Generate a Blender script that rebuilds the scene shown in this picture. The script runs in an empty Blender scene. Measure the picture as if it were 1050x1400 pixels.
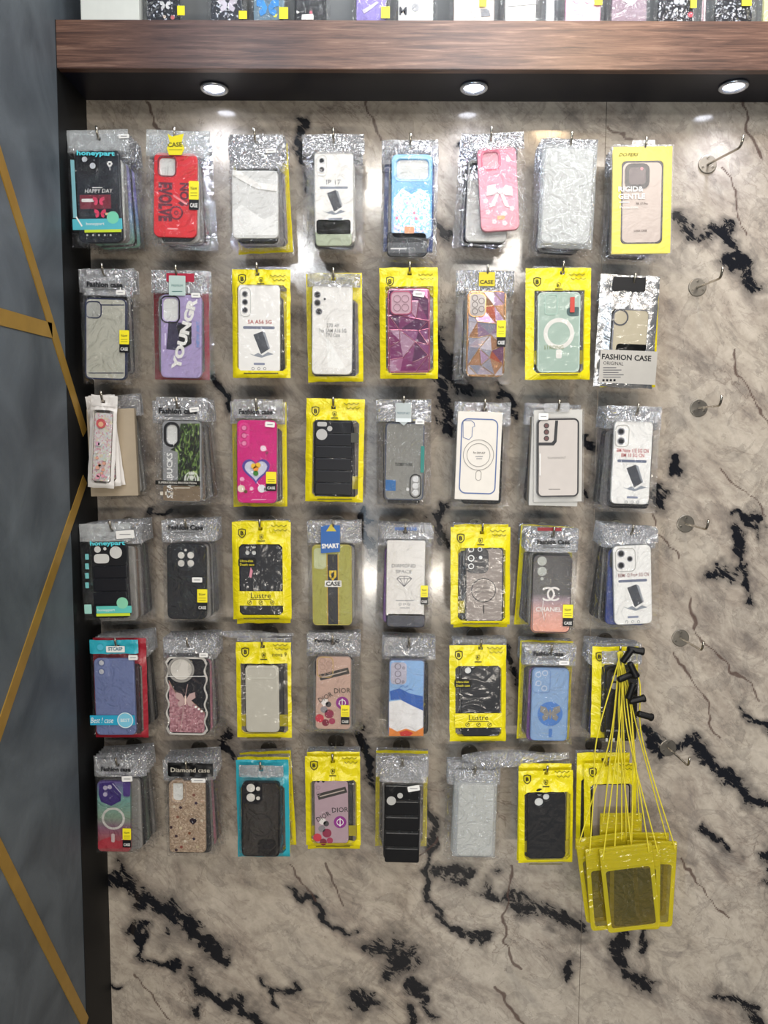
import bpy, math, random
import numpy as np
from mathutils import Vector, Matrix, noise
R = math.radians
C = bpy.context.scene.collection
sc = bpy.context.scene
random.seed(7)

# ---------------------------------------------------------------- camera
W, H, F = 1050.0, 1400.0, 1050.0
CAM = Vector((0.0, -1.55, 1.5))
camd = bpy.data.cameras.new('camera'); cam = bpy.data.objects.new('camera', camd); C.objects.link(cam)
camd.sensor_fit = 'VERTICAL'; camd.sensor_height = 36.0; camd.lens = 36.0 * F / H
camd.clip_start = 0.02
CR = Matrix.Rotation(R(0.35), 3, 'Z') @ Matrix.Rotation(R(90 - 5.2), 3, 'X') @ Matrix.Rotation(R(0.33), 3, 'Z')
cam.matrix_world = Matrix.Translation(CAM) @ CR.to_4x4()
sc.camera = cam

# ---------------------------------------------------------------- world, lamps, exposure
sc.view_settings.view_transform = 'Standard'; sc.view_settings.look = 'None'
sc.view_settings.gamma = 1.0; sc.view_settings.use_curve_mapping = False
sc.view_settings.exposure = 0.25
sc.cycles.transparent_max_bounces = 40
sc.cycles.max_bounces = 8
sc.cycles.caustics_reflective = False; sc.cycles.caustics_refractive = False
wd = bpy.data.worlds.new('world'); sc.world = wd; wd.use_nodes = True
wd.node_tree.nodes['Background'].inputs[0].default_value = (0.82, 0.9, 1.0, 1)
wd.node_tree.nodes['Background'].inputs[1].default_value = 0.095

def lamp(name, kind, loc, energy, color, target=None, **kw):
    l = bpy.data.lights.new(name, kind); l.energy = energy; l.color = color
    for k, v in kw.items(): setattr(l, k, v)
    o = bpy.data.objects.new(name, l); C.objects.link(o); o.location = loc
    if target is not None:
        o.rotation_euler = (Vector(target) - Vector(loc)).to_track_quat('-Z', 'Y').to_euler()
    return o
# shop ceiling panels behind the photographer, extra ones added to sparkle on the film
for lx, ly, le, lc in ((-1.5, -1.5, 5.5, (.86, .93, 1)), (-.6, -1.5, 6, (.8, .88, 1)), (.3, -1.5, 6, (.86, .92, 1)), (2.0, -1.5, 9, (1, .93, .84)),
                       (-1.2, -2.7, 8, (.88, .94, 1)), (0, -2.7, 9, (1, .96, .9)), (1.2, -2.7, 9, (1, .93, .84)), (-.7, -4.2, 12, (.95, .97, 1)), (.8, -4.2, 12, (1, .95, .88))):
    lamp('ceiling_panel_light', 'AREA', (lx, ly, 2.85), le, lc, (lx * .4, 0, .7 if ly > -2 else .4), shape='RECTANGLE', size=.42, size_y=.22)
lamp('low_wall_fill', 'AREA', (0.3, -2.6, 0.75), 21, (1.0, 0.92, 0.80), (0.1, 0, 0.35), shape='RECTANGLE', size=1.4, size_y=0.12)  # unseen fill light added to brighten the lower marble
lamp('streak_light', 'AREA', (-1.62, -4.0, 1.2), 22, (0.6, 0.8, 1.0), (-0.5, 0, 1.1), shape='RECTANGLE', size=0.16, size_y=2.0)  # unseen tall light added for a bluish streak on the marble
lamp('streak_light', 'AREA', (-0.15, -4.2, 1.0), 3.5, (0.7, 0.85, 1.0), (0.0, 0, 1.0), shape='RECTANGLE', size=0.14, size_y=1.8)  # second added light, for a weaker streak further right
lamp('warm_ceiling_spot', 'SPOT', (0.54, -1.17, 2.6), 9, (1.0, 0.70, 0.40), (0.35, 0, 1.75), spot_size=R(70), spot_blend=0.8, shadow_soft_size=0.05)

lamp('shelf_goods_fill', 'AREA', (0.35, -.42, 2.55), 5, (.95, .98, 1), (0.3, -.05, 2.0), shape='RECTANGLE', size=1.0, size_y=.05)  # unseen light added above the shelf to brighten its goods

# ---------------------------------------------------------------- pixel <-> place
def at(px, py, Y):
    d = CR @ Vector(((px - W / 2) / F, -(py - H / 2) / F, -1.0))
    t = (Y - CAM.y) / d.y
    return CAM + d * t
def on_x(px, py, X):
    d = CR @ Vector(((px - W / 2) / F, -(py - H / 2) / F, -1.0))
    return CAM + d * ((X - CAM.x) / d.x)

# ---------------------------------------------------------------- materials
def lin(h):
    h = h.lstrip('#'); v = [int(h[i:i + 2], 16) / 255 for i in (0, 2, 4)]
    return tuple((c / 12.92 if c <= .04045 else ((c + .055) / 1.055) ** 2.4) for c in v) + (1.0,)
_m = {}
def newmat(key):
    m = bpy.data.materials.new(key); m.use_nodes = True
    nt = m.node_tree; nt.nodes.clear()
    out = nt.nodes.new('ShaderNodeOutputMaterial')
    return m, nt, out
def N(nt, t, **kw):
    n = nt.nodes.new('ShaderNode' + t)
    for k, v in kw.items():
        if k.startswith('i_'): n.inputs[k[2:].replace('_', ' ')].default_value = v
        else: setattr(n, k, v)
    return n
def T(col, rough=0.4, metal=0.0, var=0.06, emit=0.0, scale=60, alpha=1.0, coat=0.0):
    """plain coloured stuff with a little noise in it"""
    key = ('T', col, rough, metal, var, emit, scale, alpha, coat)
    if key in _m: return _m[key]
    m, nt, out = newmat('stuff_' + col.strip('#'))
    b = N(nt, 'BsdfPrincipled'); b.inputs['Roughness'].default_value = rough; b.inputs['Metallic'].default_value = metal
    b.inputs['Specular IOR Level'].default_value = .34; b.inputs['Coat Weight'].default_value = coat
    tc = N(nt, 'TexCoord'); nz = N(nt, 'TexNoise'); nz.inputs['Scale'].default_value = scale
    nt.links.new(tc.outputs['Object'], nz.inputs['Vector'])
    mx = N(nt, 'MixRGB'); c = lin(col)
    mx.inputs[1].default_value = tuple(x * (1 - var) for x in c[:3]) + (1,)
    mx.inputs[2].default_value = tuple(min(1, x * (1 + var)) for x in c[:3]) + (1,)
    nt.links.new(nz.outputs['Fac'], mx.inputs[0]); nt.links.new(mx.outputs[0], b.inputs['Base Color'])
    if emit:
        b.inputs['Emission Color'].default_value = c; b.inputs['Emission Strength'].default_value = emit
    nt.links.new(b.outputs[0], out.inputs[0]); _m[key] = m; return m
def grad(stops, rough=0.35, horiz=False):
    """colours running up the case (bottom to top)"""
    key = ('G', tuple(stops), rough, horiz)
    if key in _m: return _m[key]
    m, nt, out = newmat('gradient_print')
    b = N(nt, 'BsdfPrincipled'); b.inputs['Roughness'].default_value = rough
    tc = N(nt, 'TexCoord'); sp = N(nt, 'SeparateXYZ'); rp = N(nt, 'ValToRGB')
    nt.links.new(tc.outputs['Generated'], sp.inputs[0]); nt.links.new(sp.outputs['X' if horiz else 'Z'], rp.inputs[0])
    e = rp.color_ramp.elements
    while len(e) < len(stops): e.new(0.5)
    for el, (p, c) in zip(e, stops): el.position = p; el.color = lin(c)
    nt.links.new(rp.outputs[0], b.inputs['Base Color']); nt.links.new(b.outputs[0], out.inputs[0])
    _m[key] = m; return m
def glitter(cols, scale=260, rough=0.2, metal=0.3, thr=None):
    """flakes of several colours"""
    key = ('V', tuple(cols), scale, rough, metal)
    if key in _m: return _m[key]
    m, nt, out = newmat('glitter')
    b = N(nt, 'BsdfPrincipled'); b.inputs['Roughness'].default_value = rough; b.inputs['Metallic'].default_value = metal
    tc = N(nt, 'TexCoord'); v = N(nt, 'TexVoronoi'); v.inputs['Scale'].default_value = scale
    nt.links.new(tc.outputs['Object'], v.inputs['Vector'])
    sp = N(nt, 'SeparateColor'); nt.links.new(v.outputs['Color'], sp.inputs[0])
    rp = N(nt, 'ValToRGB'); rp.color_ramp.interpolation = 'CONSTANT'
    nt.links.new(sp.outputs[0], rp.inputs[0])
    e = rp.color_ramp.elements
    while len(e) < len(cols): e.new(0.5)
    for i, (el, c) in enumerate(zip(e, cols)): el.position = i / len(cols); el.color = lin(c)
    bp = N(nt, 'Bump'); bp.inputs['Strength'].default_value = 0.5; bp.inputs['Distance'].default_value = 0.001
    nt.links.new(sp.outputs[1], bp.inputs['Height']); nt.links.new(bp.outputs[0], b.inputs['Normal'])
    nt.links.new(rp.outputs[0], b.inputs['Base Color']); nt.links.new(b.outputs[0], out.inputs[0])
    _m[key] = m; return m
def film(kind='clear', tint='#ffffff', base=0.05, k=0.5, haze=0.05, rough=0.12, bump=0.5, scale=70):
    """thin crinkled plastic: see-through sheet with a glossy skin"""
    key = ('F', kind, tint, base, k, haze, rough, bump, scale)
    if key in _m: return _m[key]
    m, nt, out = newmat('film_' + kind)
    tr = N(nt, 'BsdfTransparent'); tr.inputs[0].default_value = lin(tint)
    gl = N(nt, 'BsdfGlossy'); gl.inputs['Roughness'].default_value = rough; gl.inputs[0].default_value = (1, 1, 1, 1)
    di = N(nt, 'BsdfDiffuse'); di.inputs[0].default_value = lin(tint)
    tc = N(nt, 'TexCoord'); n1 = N(nt, 'TexNoise'); n1.inputs['Scale'].default_value = scale; n1.inputs['Detail'].default_value = 3; n1.inputs['Distortion'].default_value = 1.2
    mp = N(nt, 'Mapping'); oi = N(nt, 'ObjectInfo')
    nt.links.new(tc.outputs['Object'], mp.inputs[0]); 
    cmb = N(nt, 'CombineXYZ'); ml = N(nt, 'Math', operation='MULTIPLY'); ml.inputs[1].default_value = 17.0
    nt.links.new(oi.outputs['Random'], ml.inputs[0]); nt.links.new(ml.outputs[0], cmb.inputs[0]); nt.links.new(cmb.outputs[0], mp.inputs['Location'])
    nt.links.new(mp.outputs[0], n1.inputs['Vector'])
    vo = N(nt, 'TexNoise'); vo.inputs['Scale'].default_value = scale * 0.45; vo.inputs['Detail'].default_value = 1.5; vo.inputs['Distortion'].default_value = 2.2
    nt.links.new(mp.outputs[0], vo.inputs['Vector'])
    def ridge(o, g):
        a_ = N(nt, 'Math', operation='SUBTRACT'); a_.inputs[1].default_value = .5; nt.links.new(o, a_.inputs[0])
        b_ = N(nt, 'Math', operation='ABSOLUTE'); nt.links.new(a_.outputs[0], b_.inputs[0])
        c_ = N(nt, 'Math', operation='MULTIPLY'); c_.inputs[1].default_value = g; nt.links.new(b_.outputs[0], c_.inputs[0]); return c_.outputs[0]
    ad = N(nt, 'Math', operation='ADD'); nt.links.new(ridge(n1.outputs['Fac'], 1.2), ad.inputs[0]); nt.links.new(ridge(vo.outputs['Fac'], 4.0), ad.inputs[1])
    bp = N(nt, 'Bump'); bp.inputs['Strength'].default_value = bump; bp.inputs['Distance'].default_value = 0.007
    nt.links.new(ad.outputs[0], bp.inputs['Height'])
    nt.links.new(bp.outputs[0], gl.inputs['Normal'])
    lw = N(nt, 'LayerWeight'); lw.inputs['Blend'].default_value = 0.35; nt.links.new(bp.outputs[0], lw.inputs['Normal'])
    ma = N(nt, 'Math', operation='MULTIPLY_ADD'); ma.inputs[1].default_value = k; ma.inputs[2].default_value = base; ma.use_clamp = True
    nt.links.new(lw.outputs['Facing'], ma.inputs[0])
    m1 = N(nt, 'MixShader'); nt.links.new(ma.outputs[0], m1.inputs[0]); nt.links.new(tr.outputs[0], m1.inputs[1]); nt.links.new(gl.outputs[0], m1.inputs[2])
    m2 = N(nt, 'MixShader'); m2.inputs[0].default_value = haze
    nt.links.new(m1.outputs[0], m2.inputs[1]); nt.links.new(di.outputs[0], m2.inputs[2]); nt.links.new(m2.outputs[0], out.inputs[0])
    _m[key] = m; return m
CLEAR = film('clear', base=0.016, k=0.33, haze=0.003, rough=.05, bump=1.0, scale=48)
HEAD = film('crinkled', tint='#ececee', base=0.2, k=1.0, haze=0.17, rough=0.06, bump=1.0, scale=62)
PANE = film('window', base=0.018, k=0.28, haze=0.006, bump=0.2, scale=40)
MILK = film('milky', tint='#f2f4f4', base=0.06, k=0.6, haze=0.25, bump=0.9, scale=60)
YTINT = film('yellow_tint', tint='#e8dc30', base=0.04, k=0.3, haze=0.35, bump=0.2, scale=40)
YPVC = film('yellow_vinyl', tint='#efe433', base=0.05, k=0.35, haze=0.32, rough=0.15, bump=0.4, scale=40)
GTINT = film('grey_vinyl', tint='#e4df9c', base=0.05, k=0.3, haze=0.03, rough=0.12, bump=0.25, scale=40)
def plastic_print(col, rough=0.28, bump=0.35, metal=0.0, scale=55):
    """opaque printed pouch foil, crinkled"""
    key = ('P', col, rough, bump, metal)
    if key in _m: return _m[key]
    m, nt, out = newmat('pouch_foil')
    b = N(nt, 'BsdfPrincipled'); b.inputs['Roughness'].default_value = rough; b.inputs['Base Color'].default_value = lin(col); b.inputs['Metallic'].default_value = metal
    tc = N(nt, 'TexCoord'); n1 = N(nt, 'TexNoise'); n1.inputs['Scale'].default_value = scale; n1.inputs['Detail'].default_value = 3; n1.inputs['Distortion'].default_value = 1
    nt.links.new(tc.outputs['Object'], n1.inputs['Vector'])
    bp = N(nt, 'Bump'); bp.inputs['Strength'].default_value = bump; bp.inputs['Distance'].default_value = 0.004
    nt.links.new(n1.outputs['Fac'], bp.inputs['Height']); nt.links.new(bp.outputs[0], b.inputs['Normal'])
    nt.links.new(b.outputs[0], out.inputs[0]); _m[key] = m; return m
YEL = plastic_print('#e9d91a', bump=.7); SILV = plastic_print('#c9c9c9', 0.25, 1.0, 0.85); TEAL = plastic_print('#2fa3b4')
BLK = T('#0c0d12', 0.42); WHT = T('#eceae6', 0.4); INS = T('#d8d9d6', 0.5); STEEL = T('#b9b2a6', 0.25, 1.0); DSTEEL = T('#8d877d', 0.3, 1.0)
INK = T('#15161a', 0.5); GREYP = T('#8b8b90', 0.5); YLAB = T('#f5e52a', 0.4); CYAN = T('#5cd0dc', 0.4); CLR = film('case_tpu', tint='#e4e4de', base=0.06, k=0.4, haze=0.3, rough=0.15, bump=0.1)

# ---------------------------------------------------------------- mesh helpers
def link(name, me, mat=None, parent=None, loc=None, **props):
    o = bpy.data.objects.new(name, me); C.objects.link(o)
    if mat is not None and me is not None and len(me.materials) == 0: me.materials.append(mat)
    if parent is not None: o.parent = parent
    if loc is not None: o.location = loc
    for k, v in props.items(): o[k] = v
    return o
def pydata(verts, faces, smooth=False, mi=None):
    me = bpy.data.meshes.new('mesh'); me.from_pydata([tuple(v) for v in verts], [], faces); me.update()
    if smooth: me.polygons.foreach_set('use_smooth', [True] * len(me.polygons))
    if mi: me.polygons.foreach_set('material_index', mi)
    return me
def box(x0, x1, y0, y1, z0, z1, bev=0.0):
    if bev <= 0:
        v = [(x0, y0, z0), (x1, y0, z0), (x1, y1, z0), (x0, y1, z0), (x0, y0, z1), (x1, y0, z1), (x1, y1, z1), (x0, y1, z1)]
        return pydata(v, [(0, 3, 2, 1), (4, 5, 6, 7), (0, 1, 5, 4), (1, 2, 6, 5), (2, 3, 7, 6), (3, 0, 4, 7)])
    me = bpy.data.meshes.new('mesh'); import bmesh
    bm = bmesh.new(); bmesh.ops.create_cube(bm, size=1)
    for v in bm.verts: v.co = Vector(((x0 + x1) / 2 + v.co.x * (x1 - x0), (y0 + y1) / 2 + v.co.y * (y1 - y0), (z0 + z1) / 2 + v.co.z * (z1 - z0)))
    bmesh.ops.bevel(bm, geom=bm.edges[:], offset=bev, segments=2, affect='EDGES'); bm.to_mesh(me); bm.free(); return me
def rrect(x0, x1, z0, z1, r, n=5):
    r = min(r, abs(x1 - x0) / 2 - 1e-5, abs(z1 - z0) / 2 - 1e-5); r = max(r, 1e-5); p = []
    for cx, cz, a0 in ((x1 - r, z1 - r, 0), (x0 + r, z1 - r, 90), (x0 + r, z0 + r, 180), (x1 - r, z0 + r, 270)):
        for i in range(n + 1):
            a = R(a0 + 90 * i / n); p.append((cx + r * math.cos(a), cz + r * math.sin(a)))
    return p
def circ(cx, cz, r, n=20, rz=None):
    rz = rz or r
    return [(cx + r * math.cos(2 * math.pi * i / n), cz + rz * math.sin(2 * math.pi * i / n)) for i in range(n)]
def line(pts, w):
    """outline of a thick polyline"""
    L, Rr = [], []
    for i, p in enumerate(pts):
        a = Vector(pts[max(0, i - 1)]); b = Vector(pts[min(len(pts) - 1, i + 1)]); d = (b - a).normalized(); n = Vector((-d.y, d.x)) * w / 2
        L.append((p[0] + n.x, p[1] + n.y)); Rr.append((p[0] - n.x, p[1] - n.y))
    return L + Rr[::-1]
def _curve_mesh(cu, y0, y1):
    o = bpy.data.objects.new('tmp', cu); C.objects.link(o)
    dg = bpy.context.evaluated_depsgraph_get(); me = bpy.data.meshes.new_from_object(o.evaluated_get(dg))
    bpy.data.objects.remove(o); bpy.data.curves.remove(cu)
    mid = (y0 + y1) / 2
    me.transform(Matrix(((1, 0, 0, 0), (0, 0, -1, mid), (0, 1, 0, 0), (0, 0, 0, 1))))
    me.materials.clear(); me.update()
    m2 = bpy.data.meshes.new('mesh'); m2.from_pydata([v.co[:] for v in me.vertices], [], [p.vertices[:] for p in me.polygons]); m2.update()
    bpy.data.meshes.remove(me); return m2
def prism(outs, y0, y1, bev=0.0, res=1):
    """outlines (first solid, inner ones holes) in x,z pushed from y0 (front) to y1 (back)"""
    cu = bpy.data.curves.new('c', 'CURVE'); cu.dimensions = '2D'; cu.fill_mode = 'BOTH'
    for o in outs:
        s = cu.splines.new('POLY'); s.points.add(len(o) - 1)
        for p, q in zip(s.points, o): p.co = (q[0], q[1], 0, 1)
        s.use_cyclic_u = True
    t = abs(y1 - y0) / 2
    if bev > 0:
        bev = min(bev, t * 0.95); cu.bevel_depth = bev; cu.bevel_resolution = res; cu.offset = -bev
    cu.extrude = max(t - bev, 1e-5)
    return _curve_mesh(cu, y0, y1)
def text_mesh(s, y0, y1, w, h=None, rot=0, cx=0, cz=0, bold=0.0, shear=0.0):
    cu = bpy.data.curves.new('t', 'FONT'); cu.body = s; cu.size = 0.02; cu.resolution_u = 2; cu.extrude = max(abs(y1 - y0) / 2, 1e-5); cu.offset = bold; cu.shear = shear
    cu.align_x = 'LEFT'
    me = _curve_mesh(cu, y0, y1)
    if len(me.vertices) == 0: return me
    xs = [v.co.x for v in me.vertices]; zs = [v.co.z for v in me.vertices]
    bw = max(xs) - min(xs); bh = max(zs) - min(zs); mx = (max(xs) + min(xs)) / 2; mz = (max(zs) + min(zs)) / 2
    sx = w / bw; sz = (h / bh) if h else sx
    ca, sa = math.cos(rot), math.sin(rot)
    for v in me.vertices:
        x = (v.co.x - mx) * sx; z = (v.co.z - mz) * sz
        v.co.x = cx + x * ca - z * sa; v.co.z = cz + x * sa + z * ca
    return me
def tube(pts, r, n=7, closed_ends=True):
    pts = [Vector(p) for p in pts]; V = []; Fc = []
    up = Vector((0.3, 0.2, 0.9)).normalized()
    for i, p in enumerate(pts):
        d = (pts[min(i + 1, len(pts) - 1)] - pts[max(i - 1, 0)]).normalized()
        a = d.cross(up)
        if a.length < 1e-3: a = d.cross(Vector((1, 0, 0)))
        a.normalize(); b = d.cross(a); up = a.cross(d) if a.cross(d).length > 1e-3 else up
        rr = r[i] if isinstance(r, (list, tuple)) else r
        for k in range(n):
            t = 2 * math.pi * k / n; V.append(p + a * rr * math.cos(t) + b * rr * math.sin(t))
    for i in range(len(pts) - 1):
        for k in range(n):
            Fc.append((i * n + k, i * n + (k + 1) % n, (i + 1) * n + (k + 1) % n, (i + 1) * n + k))
    Fc.append(tuple(range(n))[::-1]); Fc.append(tuple(range((len(pts) - 1) * n, len(pts) * n)))
    return pydata(V, Fc, True)
def spline(pts, n=8):
    P = [Vector(p) for p in pts]; P = [P[0]] + P + [P[-1]]; out = []
    for i in range(1, len(P) - 2):
        for k in range(n):
            t = k / n; a, b, c, d = P[i - 1], P[i], P[i + 1], P[i + 2]
            out.append(0.5 * ((2 * b) + (c - a) * t + (2 * a - 5 * b + 4 * c - d) * t * t + (3 * b - a - 3 * c + d) * t ** 3))
    out.append(P[-2]); return out

# ---------------------------------------------------------------- the setting
XL = at(118, 140, 0).x            # corner with the side wall
XR = 1.25
ZB = at(500, 135, 0).z            # underside of the shelf
SD = 0.132                        # how far the shelf comes out
SHELF_F = -SD
xs0 = XL
zt = at(500, 27.5, SHELF_F).z; zbf = at(500, 94.5, SHELF_F).z; ZB = (zbf + ZB) / 2

def seg_dist(px, py, a, b):
    vx, vy = b[0] - a[0], b[1] - a[1]; t = ((px - a[0]) * vx + (py - a[1]) * vy) / (vx * vx + vy * vy + 1e-9); t = max(0, min(1, t))
    return math.hypot(px - a[0] - vx * t, py - a[1] - vy * t)
BLOTS = [  # marble print: dark blots, (points, width) on the board
 ([(150,1200),(205,1237),(237,1264),(274,1283),(302,1300)],15),([(205,1235),(240,1262)],24),([(184,1273),(192,1300),(237,1319)],8),([(255,1328),(287,1355),(328,1374),(356,1392),(380,1420)],11),
 ([(262,1374),(270,1372)],7),([(360,1337),(374,1355),(411,1351)],6),([(374,1355),(384,1380)],5),([(400,1215),(434,1237),(456,1255),(480,1270)],7),
 ([(511,1290),(560,1298),(530,1320)],17),([(562,1340),(566,1355)],11),([(485,1355),(500,1368)],15),([(557,1383),(560,1400)],10),
 ([(588,1090),(590,1160),(593,1237),(620,1273),(657,1292)],8),([(605,1185),(640,1200)],13),([(675,1209),(700,1232),(721,1250),(753,1241),(789,1273)],14),([(776,1322),(784,1335)],9),
 ([(853,1287),(858,1322),(890,1346)],14),([(885,1285),(888,1298)],6),([(975,1358),(1018,1374),(1045,1400)],13),([(570,1351),(597,1388)],8),
 ([(880,1000),(904,1022),(940,1003),(975,1041),(1010,1075),(1060,1100)],12),([(1005,966),(1050,1000)],8),([(1012,702),(1045,722)],10),([(985,778),(998,782)],13),([(1014,735),(1019,797),(1022,826)],8),
 ([(911,624),(920,650)],9),([(898,676),(907,694)],11),([(802,595),(806,612)],8),([(804,672),(806,684)],8),([(995,350),(1021,370),(1031,398)],15),
 ([(915,296),(943,325),(975,310),(1021,360)],13),([(600,520),(605,545),(609,585)],12),([(675,530),(711,572)],10),([(598,465),(612,500),(630,540)],17),([(627,189),(652,194),(680,212)],7),
 ([(505,1000),(515,1060)],12),([(305,1000),(320,1030)],10),([(590,300),(610,330)],8),([(400,160),(440,330)],8),([(690,880),(700,930)],8),([(500,700),(512,780)],12),([(300,520),(310,560)],8),
 ([(600,690),(604,740)],10),([(210,700),(225,705)],7),([(960,1130),(1000,1175)],5),([(1035,1170),(1050,1190)],8),([(150,1330),(170,1345)],3)]
CRACKS = [([(952,860),(960,880),(995,909),(1040,957)],2.6),([(923,892),(965,950),(974,980),(982,1012)],2.2),([(1011,140),(1022,170),(1047,218)],4),([(985,230),(1005,262),(1021,322)],2.4),([(675,1346),(700,1375),(716,1400)],3),([(684,1250),(690,1290),(712,1324)],2.2),
 ([(945,820),(955,850),(952,862)],4),([(1000,480),(1010,510),(1050,590)],2.2),([(985,635),(1020,670),(1050,705)],2.6),([(700,1180),(690,1230),(684,1250)],2),([(180,1335),(230,1390)],1.6),([(560,1180),(600,1150)],2),([(895,700),(905,730),(925,760)],1.8),([(930,1170),(960,1220),(1000,1260)],2.2),([(395,1180),(430,1235)],3),([(440,1180),(470,1240)],2.5),([(200,140),(215,175),(230,180)],3),([(500,140),(520,190)],3),([(830,170),(860,185)],3)]
def vnoise(x, y, sc_, seed):
    """smooth value noise on a lattice, -1..1"""
    g = np.random.RandomState(seed).uniform(-1, 1, (256, 256)); x = x / sc_ + 40; y = y / sc_ + 40
    xi = np.floor(x).astype(int); yi = np.floor(y).astype(int); fx = x - xi; fy = y - yi; fx = fx * fx * (3 - 2 * fx); fy = fy * fy * (3 - 2 * fy)
    a = g[yi % 256, xi % 256]; b = g[yi % 256, (xi + 1) % 256]; c = g[(yi + 1) % 256, xi % 256]; d = g[(yi + 1) % 256, (xi + 1) % 256]
    return (a * (1 - fx) + b * fx) * (1 - fy) + (c * (1 - fx) + d * fx) * fy
def build_wall():
    x0, x1, z0, z1 = XL, XR, 0.0, ZB + 0.001
    step = 0.0031
    seam = (at(830, 160, 0).x + at(790, 1395, 0).x) / 2
    M = np.array(CR.transposed())
    for k, (a, b) in enumerate(((x0, seam - 0.0006), (seam + 0.0006, x1))):
        nx = int((b - a) / step); nz = int((z1 - z0) / step)
        gx, gz = np.meshgrid(np.linspace(a, b, nx + 1), np.linspace(z0, z1, nz + 1)); gx = gx.ravel(); gz = gz.ravel()
        P = np.stack([gx - CAM.x, np.full_like(gx, -CAM.y), gz - CAM.z]); d = M @ P
        px = W / 2 - F * d[0] / d[2]; py = H / 2 + F * d[1] / d[2]
        wx = px + 13 * vnoise(px, py, 42, 1) + 8 * vnoise(px, py, 17, 2) + 4 * vnoise(px, py, 7, 3)
        wy = py + 13 * vnoise(px, py, 42, 4) + 8 * vnoise(px, py, 17, 5) + 4 * vnoise(px, py, 7, 6)
        cx_ = px + 6 * vnoise(px, py, 30, 7) + 3 * vnoise(px, py, 9, 8); cy_ = py + 6 * vnoise(px, py, 30, 9) + 3 * vnoise(px, py, 9, 10)
        den = np.zeros_like(px); cr = np.zeros_like(px)
        def stamp(dst, X, Y, lists, grow, soft):
            for pl, wd_ in lists:
                for q in range(len(pl) - 1):
                    (ax, ay), (bx, by) = pl[q], pl[q + 1]; m = wd_ * 4 + 12
                    idx = np.nonzero((X > min(ax, bx) - m) & (X < max(ax, bx) + m) & (Y > min(ay, by) - m) & (Y < max(ay, by) + m))[0]
                    if not len(idx): continue
                    vx, vy = bx - ax, by - ay; t = np.clip(((X[idx] - ax) * vx + (Y[idx] - ay) * vy) / (vx * vx + vy * vy + 1e-9), 0, 1)
                    dd = np.hypot(X[idx] - ax - vx * t, Y[idx] - ay - vy * t) / (wd_ + grow); dst[idx] = np.maximum(dst[idx], np.exp(-dd * dd * soft))
        stamp(den, wx, wy, [(p_, w_ * .74) for p_, w_ in BLOTS], 1, .5); stamp(cr, cx_, cy_, [(p_, w_ * .5) for p_, w_ in CRACKS], .45, .8)
        nv = len(px); n0 = nv
        co = np.zeros((nv + 4, 3)); co[:nv, 0] = gx; co[:nv, 2] = gz
        co[nv:] = [(a, 0.012, z0), (b, 0.012, z0), (b, 0.012, z1), (a, 0.012, z1)]
        jj, ii = np.meshgrid(np.arange(nz), np.arange(nx), indexing='ij'); o = (jj * (nx + 1) + ii).ravel()
        Q = np.stack([o, o + 1, o + nx + 2, o + nx + 1], 1)
        c00, c10, c01, c11 = 0, nx, nz * (nx + 1), nz * (nx + 1) + nx
        Q = np.concatenate([Q, [(n0, n0 + 3, n0 + 2, n0 + 1), (c00, c01, n0 + 3, n0), (c10, n0 + 1, n0 + 2, c11), (c01, c11, n0 + 2, n0 + 3), (c00, n0, n0 + 1, c10)]])
        me = bpy.data.meshes.new('marble_panel'); me.vertices.add(nv + 4); me.vertices.foreach_set('co', co.ravel())
        me.loops.add(len(Q) * 4); me.loops.foreach_set('vertex_index', Q.ravel().astype(np.int32)); me.polygons.add(len(Q)); me.polygons.foreach_set('loop_start', np.arange(0, len(Q) * 4, 4, dtype=np.int32)); me.update(calc_edges=True); me.validate()
        for nm, arr in (('blot', den), ('crack', cr)):
            at1 = me.attributes.new(nm, 'FLOAT', 'POINT'); at1.data.foreach_set('value', np.concatenate([arr, np.zeros(4)]).astype(np.float32))
        link('marble_panel', me, marble(), WALLB)
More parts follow.
